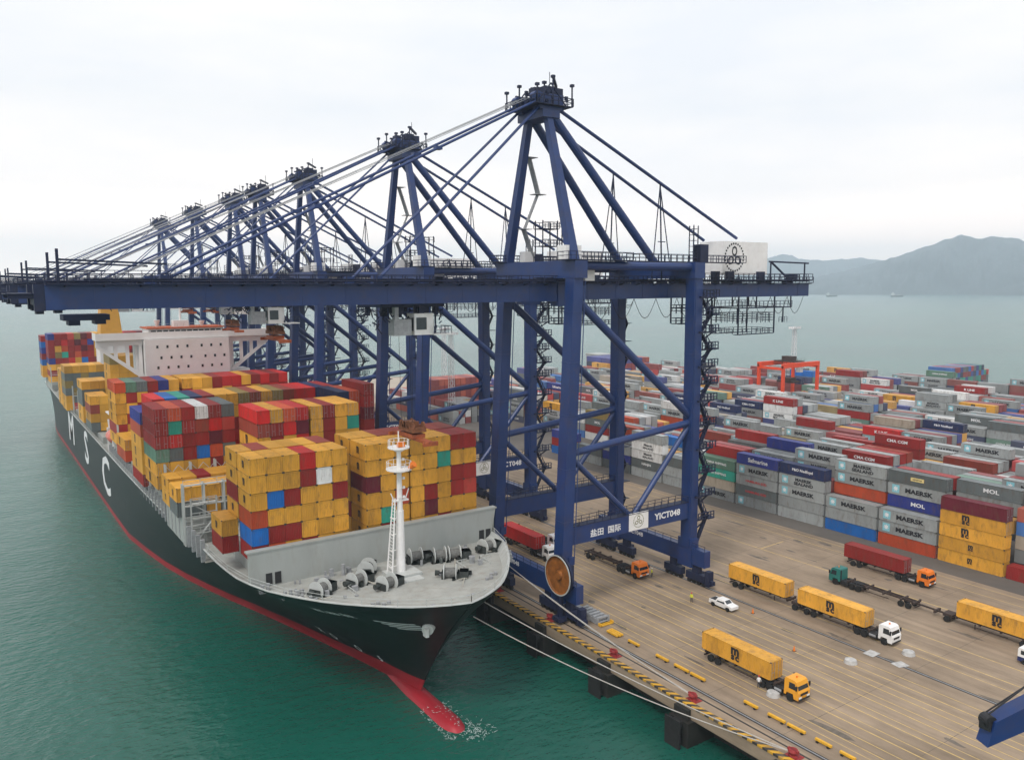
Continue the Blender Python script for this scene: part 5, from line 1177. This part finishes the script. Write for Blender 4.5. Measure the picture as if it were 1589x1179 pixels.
# ================================================================ QUAYSIDE OBJECTS
bnames = ['first', 'second', 'third', 'fourth', 'fifth', 'sixth', 'seventh', 'eighth', 'ninth', 'tenth']
b = MB(); b.tube((0, 0, 0), (0, 0, .35), .6, .5, 14); b.tube((0, 0, .35), (0, 0, .7), .32, .34, 12); b.tube((0, 0, .7), (0, 0, .95), .62, .5, 14); b.beam((0, -.7, .8), (0, .7, .8), .35, .3); b.box(-.9, .9, -.9, .9, .004, .06); BOL = b.mesh('bollard', mat('bollard_red', (.30, .025, .025), .6, .3, 2., dirt=(.1, .05, .04), dirt_amt=.5))
for i in range(10):
    link('bollard', BOL, loc=(76.2, 54.4+15.6*i, 0), label='red mooring bollard, %s along the quay edge from the near end' % bnames[i], category='bollard', group='red bollards along the quay edge')
b0 = None
spans = [(92.5, 89.7), (88.0, 85.5), (82.0, 79.4), (78.3, 75.4), (75.2, 72.4), (65.8, 63.5), (62.0, 59.3), (59.1, 56.4), (55.1, 52.8), (51.8, 49.7), (49.4, 46.5)]
for i, (ya, yb) in enumerate(spans):
    l = ya-yb-.15; e0 = empty('barrier', (81.2, yb, 0), 0, 'yellow barrier beam lying along the seaside rail, %s from the crane' % ORD[i], 'barrier', 'yellow barrier beams along the seaside rail')
    b = MB(); b.box(-.16, .16, 0, l, .18, .46); 
    if i == 0: b.box(.3, .62, 0, l, .18, .46); b.box(-.62, -.3, .1, l-.1, .18, .46)
    b.build('beam', YELP, e0); MB().box(-.3, .3, .2, .5, .0, .2).build('foot', BLACK, e0); MB().box(-.3, .3, l-.5, l-.2, .0, .2).build('foot', BLACK, e0)
# stack of grey lashing frames
st = empty('lashing_frame_rack', (82.4, 97.6, 0), 0, 'grey rack of lashing gear with a yellow end frame beside the cable reel', 'rack')
b = MB()
for k in range(6): b.box(-1.1, 1.1, -2.4+k*.95, -1.9+k*.95, .9, 1.15)
b.box(-1.2, -1.05, -2.6, 3.0, .1, 1.0); b.box(1.05, 1.2, -2.6, 3.0, .1, 1.0); b.box(-1.1, 1.1, -2.5, 3.0, .3, .45)
for k in range(5): b.tube((-1, -2+k*1.1, .6), (1, -2+k*1.1, .6), .14, n=6)
for x in (-1.1, 1.1):
    for y in (-2.5, 0, 2.9): b.beam((x, y, 0), (x, y, 1.3), .12)
b.box(-1.0, 1.0, 3.2, 7.5, .1, .5); b.build('rack_frame', GALV, st)
b = MB(); b.box(-1.2, 1.3, -3.4, -3.2, .1, .3); b.box(-1.2, 1.3, -2.9, -2.75, .1, .3); b.box(-1.3, -1.1, -3.4, -2.7, .1, .55); b.box(1.2, 1.4, -3.4, -2.7, .1, .55); b.build('end_frame', YELP, st)
# round covers and ground plates
COV = mat('pale_cover', (.48, .47, .45), .7, .3, 1.5)
cvs = [(86.0, 64.8, 'beside the amber cab'), (102.9, 64.5, 'between the lanes at the rail gap'), (112.3, 61.2, 'by the front wheel of the white cab')]
for x, y, s in cvs:
    b = MB(); b.tube((0, 0, .006), (0, 0, .5), .95, .8, 20); b.tube((0, 0, .5), (0, 0, .62), .8, .35, 20); b.build('round_cover', COV, label='round grey cover standing %s' % s, category='cover', group='round grey covers on the quay').location = (x, y, 0)
MB().add([(107.1, 59.6, .052), (108.9, 59.0, .052), (109.3, 60.6, .052), (107.4, 61.1, .052)], [(0, 1, 2, 3)]).build('rail_cover_plate', COV, label='pale plate laid over the landside rail', category='plate')
b = MB(); b.box(107.0, 109.0, 63.6, 65.2, .052, .10); b.build('rail_crossing_plate', COV, label='grey steel plate over the gap in the landside rail', category='plate')
# mooring lines from the bow
ROPE = mat('pale_mooring_line', (.45, .42, .38), .8, .15, 2.)
def line(p, q, sag, lab):
    pts = [(p[0]+(q[0]-p[0])*t, p[1]+(q[1]-p[1])*t, p[2]+(q[2]-p[2])*t-sag*4*t*(1-t)) for t in np.linspace(0, 1, 25)]
    MB().path(pts, .065, 6).build('mooring_line', ROPE, label=lab, category='rope', group='mooring lines from the ship')
line((55.6, 91.4, 9.0), (76.2, 54.3, .6), 1.3, 'pale mooring line from the bow to the quay, lower of the long pair')
line((58.8, 93.8, 9.6), (76.1, 54.4, .6), .8, 'pale mooring line from the bow, upper of the long pair over the water')
line((70.0, 105.0, 9.8), (76.2, 69.9, .6), .6, 'pale mooring line along the quay edge from the starboard bow')
line((70.8, 107.6, 9.6), (76.3, 70.0, .7), .9, 'pale mooring line above the other one along the quay edge')
# boom tip of the crane on the near side, seen at the lower right
bt = empty('crane_boom_tip', (44.4, 19.5, 30.6), 0, 'blue boom end with rope sheaves cutting into the lower right corner', 'crane boom')
d1 = Vector((.78, -.40, .34)).normalized(); sd = Vector((.46, .89, 0)); up1 = sd.cross(d1).normalized(); up1 = up1 if up1.z > 0 else -up1; P0 = Vector((0, 0, 0))
b = MB(); prof = [(-.75, -.7), (.1, .45), (14, 1.0), (14, -1.1)]; vs = [P0+d1*u+up1*v+sd*w_ for w_ in (-.45, .45) for u, v in prof]
b.add(vs, [(0, 1, 2, 3), (7, 6, 5, 4), (0, 4, 5, 1), (1, 5, 6, 2), (2, 6, 7, 3), (3, 7, 4, 0)]); b.build('boom_section', BLUE, bt)
b = MB(); side = Vector((.42, .8, 0)).normalized(); q = P0+d1*-.2+Vector((0, 0, .45)); b.tube(q-side*.3, q+side*.3, .34, n=14); b.box(q.x-.3, q.x+.5, q.y-.3, q.y+.3, q.z-.45, q.z+.05); b.build('rope_sheave', BLACK, bt)
b = MB(); b.tube(q+Vector((0, 0, .3)), q+d1*9+Vector((0, 0, 2.9)), .05, n=5); b.tube(q+Vector((.2, .2, .3)), q+d1*9+Vector((.4, .2, 2.0)), .05, n=5); b.build('hoist_rope', BLACK, bt)
# ---- rubber-tyred yard gantries
RGM = mat('gantry_orange_red', (.75, .07, .02), .5, .12, .6)
def rtg(x, y, lab, first=None):
    e0 = empty('yard_gantry_crane', (x, y, 0), 0, lab, 'gantry crane', 'red gantry cranes over the yard'); w_, d, h = 22.5, 12.0, 21.5
    for sy in (0, d):
        for sx in (0, w_): MB().beam((sx, sy, 1.6), (sx, sy, h), 1.2, 1.0, up=(0, 1, 0)).build('leg', RGM, e0)
        MB().beam((-.6, sy, h), (w_+.6, sy, h), 1.2, 1.8).build('main_girder', RGM, e0)
    for sx in (0, w_):
        b = MB(); b.beam((sx, -1.5, 1.9), (sx, d+1.5, 1.9), 1.0, 1.1); b.beam((sx, 0, h-1.2), (sx, d, h-1.2), .8, 1.); b.tube((sx, 0, 3), (sx, d*.5, 9), .25, n=6); b.tube((sx, d, 3), (sx, d*.5, 9), .25, n=6); s_ = b.build('side_frame', RGM, e0)
        wheel_set(s_, [(sx-0, q) for q in (-.8, 1., d-1., d+.8)], .8, .5)
    b = MB(); b.box(8, 15, 1, d-1, h+.9, h+1.3); b.box(9.2, 12.4, 3, 8, h+1.3, h+3.2); b.rail((8, 1, h+1.3), (15, 1, h+1.3)); b.build('trolley', mat_ch, e0)
    b = MB(); b.box(12.4, 14.4, 1.2, 3.2, h-3.4, h-1.1); b.build('operator_cab', WHITE, e0)
    b = MB(); b.box(9, 13.6, 2, 10, h-7.8, h-7.0); b.box(9.4, 13.2, 3.5, 8, h-7, h-5.8)
    for sx in (9.8, 12.6):
        for sy in (4, 8): b.tube((sx, sy, h-6), (sx, sy, h+.9), .08, n=4)
    b.build('spreader', mat_ch, e0)
rtg(273.0, 206.5, 'orange-red yard gantry crane standing over the container rows in the far yard')
# ---- light masts
LM = mat('pale_mast_steel', (.68, .66, .66), .6, .1, .5)
def lmast(x, y, h, lab):
    b = MB(); r = 1.1
    for sx in (-1, 1):
        for sy in (-1, 1): b.beam((x+sx*r, y+sy*r, 0), (x+sx*r*.55, y+sy*r*.55, h), .14)
    n = int(h/2.2)
    for k in range(n):
        a, c = r*(1-.45*k/n), r*(1-.45*(k+1)/n); z0, z1 = h*k/n, h*(k+1)/n
        for i in range(4):
            p = [(-1, -1), (1, -1), (1, 1), (-1, 1)]; u, v = p[i], p[(i+1) % 4]; b.beam((x+u[0]*a, y+u[1]*a, z0), (x+v[0]*c, y+v[1]*c, z1), .08); b.beam((x+u[0]*c, y+u[1]*c, z1), (x+v[0]*c, y+v[1]*c, z1), .08)
    e0 = empty('light_mast', (0, 0, 0), 0, lab, 'light mast', 'lattice light masts in the yard'); b.build('lattice', LM, e0)
    t = MB(); t.box(x-2.4, x+2.4, y-1.6, y+1.6, h, h+.15)
    for sx in (-2, -.7, .7, 2):
        for sy in (-1.5, 1.5): t.box(x+sx-.35, x+sx+.35, y+sy-.2, y+sy+.2, h+.15, h+.8)
    t.rail((x-2.4, y-1.6, h+.15), (x+2.4, y-1.6, h+.15)); t.build('lamp_platform', LM, e0)
lmast(318, 235, 34, 'pale lattice light mast rising behind the red yard gantry')
lmast(160.5, 279, 35, 'pale lattice light mast seen between the first and second quay crane')
lmast(186, 330, 34, 'pale lattice light mast farther off, left of the nearest crane legs')
# ---- far building, hedge and ships
e0 = empty('terminal_building', (300, 352, 0), 0, 'small grey terminal building at the far water edge seen between the crane legs', 'building')
MB().box(-5, 5, -6, 6, 0, 15).build('wall', mat('grey_render', (.34, .36, .38), .8, .1, .3), e0); MB().box(-5.3, 5.3, -6.3, 6.3, 15, 15.5).build('roof', SHIPGREY, e0)
for zz in (2, 5.6, 9.2, 12.4): MB().box(-5.06, -4.99, -5.4, 5.4, zz, zz+1.3).build('window_band', GLASS, e0); MB().box(-4.4, 4.4, -6.06, -5.99, zz, zz+1.3).build('window_band', GLASS, e0)
def far_ship(x, y, L_, lab):
    e0 = empty('cargo_vessel', (x, y, WZ), 0, lab, 'ship', 'vessels far out in the bay'); k = L_/100
    MB().prism_y([(-50*k, 8*k), (-46*k, 0), (44*k, 0), (50*k, 10*k), (46*k, 8.5*k), (-20*k, 7*k), (-50*k, 8.5*k)], -8*k, 8*k).build('hull', HULLM, e0)
    MB().box(-46*k, -30*k, -7*k, 7*k, 7.1*k, 20*k).box(-42*k, -36*k, -3*k, 3*k, 20*k, 25*k).build('deckhouse', LIGHTST, e0); MB().box(-24*k, 36*k, -6*k, 6*k, 7.3*k, 11*k).build('cargo', SHIPGREY, e0)
far_ship(3480, 2370, 75, 'tiny cargo ship at anchor below the hills, left of the pair')
far_ship(3600, 2110, 85, 'tiny cargo ship at anchor below the hills, right of the pair')
# workers and clutter near the rail
def gear(x, y, lab):
    e0 = empty('traffic_cone', (x, y, 0), 0, lab, 'cone', 'cones by the rails'); MB().tube((0, 0, .04), (0, 0, .8), .2, .04, 10).build('cone', ORANGE, e0); MB().box(-.25, .25, -.25, .25, .006, .05).build('cone_base', BLACK, e0)
gear(105.6, 84.2, 'small orange cone beside the landside rail near the pickup'); gear(99.4, 71.5, 'small orange cone on the open lanes right of the pickup')

# ================================================================ PEOPLE
SKIN = mat('skin', (.42, .25, .17), .6, .05, 5.)
def person(x, y, rz, top, legs, lab, helmet):
    p = empty('person', (x, y, 0), rz, lab, 'person')
    V = [(0, 0, .95), (0, 0, 1.2), (0, 0, 1.42), (0, -.01, 1.52), (0, -.02, 1.64), (.1, 0, .9), (.12, -.06, .5), (.13, .03, .09), (.13, -.13, .05), (-.1, 0, .9), (-.12, .05, .5), (-.13, .1, .09), (-.13, -.06, .05),
         (.2, 0, 1.4), (.26, .02, 1.13), (.24, -.14, .93), (.235, -.2, .87), (-.2, 0, 1.4), (-.27, .03, 1.13), (-.27, -.02, .88), (-.27, -.04, .81)]
    R_ = [.15, .15, .16, .06, .095, .1, .065, .045, .04, .1, .065, .045, .04, .06, .045, .032, .03, .06, .045, .032, .03]
    E_ = [(0, 1), (1, 2), (2, 3), (3, 4), (0, 5), (5, 6), (6, 7), (7, 8), (0, 9), (9, 10), (10, 11), (11, 12), (2, 13), (13, 14), (14, 15), (15, 16), (2, 17), (17, 18), (18, 19), (19, 20)]
    for hi, bx_, by, bz, dy in ((16, .235, -.2, .87, -.5), (20, -.27, -.04, .81, -.15)):
        for f in range(5):
            o = (f-2)*.018; l = (.05, .075, .082, .076, .06)[f]; i = len(V); sgn = 1 if f else .3
            V.append((bx_+o*.4, by+o+dy*l*.5, bz-l*.6*sgn)); V.append((bx_+o*.4, by+o*1.1+dy*l*1.3, bz-l*sgn)); R_ += [.010, .008]; E_ += [(hi, i), (i, i+1)]
    me = bpy.data.meshes.new('body'); me.from_pydata(V, E_, []); o = bpy.data.objects.new('body', me); COL.objects.link(o)
    sk = o.modifiers.new('skin', 'SKIN'); ss = o.modifiers.new('sub', 'SUBSURF'); ss.levels = ss.render_levels = 1
    for i, r in enumerate(R_): me.skin_vertices[0].data[i].radius = (r, r); me.skin_vertices[0].data[i].use_root = i == 0
    dg = bpy.context.evaluated_depsgraph_get(); ev = bpy.data.meshes.new_from_object(o.evaluated_get(dg)); bpy.data.objects.remove(o)
    for m in (SKIN, top, legs, BLACK): ev.materials.append(m)
    for pl in ev.polygons:
        c = pl.center; arm = abs(c.x) > .19
        pl.material_index = 0 if (c.z > 1.5 or (arm and c.z < .95)) else 3 if c.z < .13 else 2 if (c.z < .93 and not arm) else 1
        pl.use_smooth = True
    link('body', ev, p)
    b = MB(); 
    for r0, z0, r1, z1 in ((.125, 1.70, .12, 1.76), (.12, 1.76, .07, 1.83)): b.tube((0, -.02, z0), (0, -.02, z1), r0, r1, 12)
    b.box(-.09, .09, -.2, -.1, 1.69, 1.715); b.build('helmet', helmet, p)
    b = MB(); b.box(-.045, -.02, -.125, -.105, 1.655, 1.67); b.box(.02, .045, -.125, -.105, 1.655, 1.67); b.box(-.03, .03, -.12, -.105, 1.585, 1.593); b.build('face_features', BLACK, p)
    b = MB(); b.tube((0, -.1, 1.65), (0, -.14, 1.61), .012, .02, 6); b.build('nose', SKIN, p)
HV = mat('high_visibility_vest', (.65, .65, .05), .6, .1, 3.); TROU = mat('dark_trousers', (.03, .035, .05), .8, .2, 3.)
person(103.6, 106.0, .5, HV, TROU, 'worker in a yellow vest and white helmet standing behind the orange cab truck', WHITE)
person(86.0, 67.2, 2.2, WHITE, TROU, 'worker in a white shirt and red helmet beside the trailer nearest the quay edge', REDP)
person(100.6, 93.2, -1, HV, TROU, 'worker in a yellow vest and red helmet on the open lanes left of the pickup', REDP)
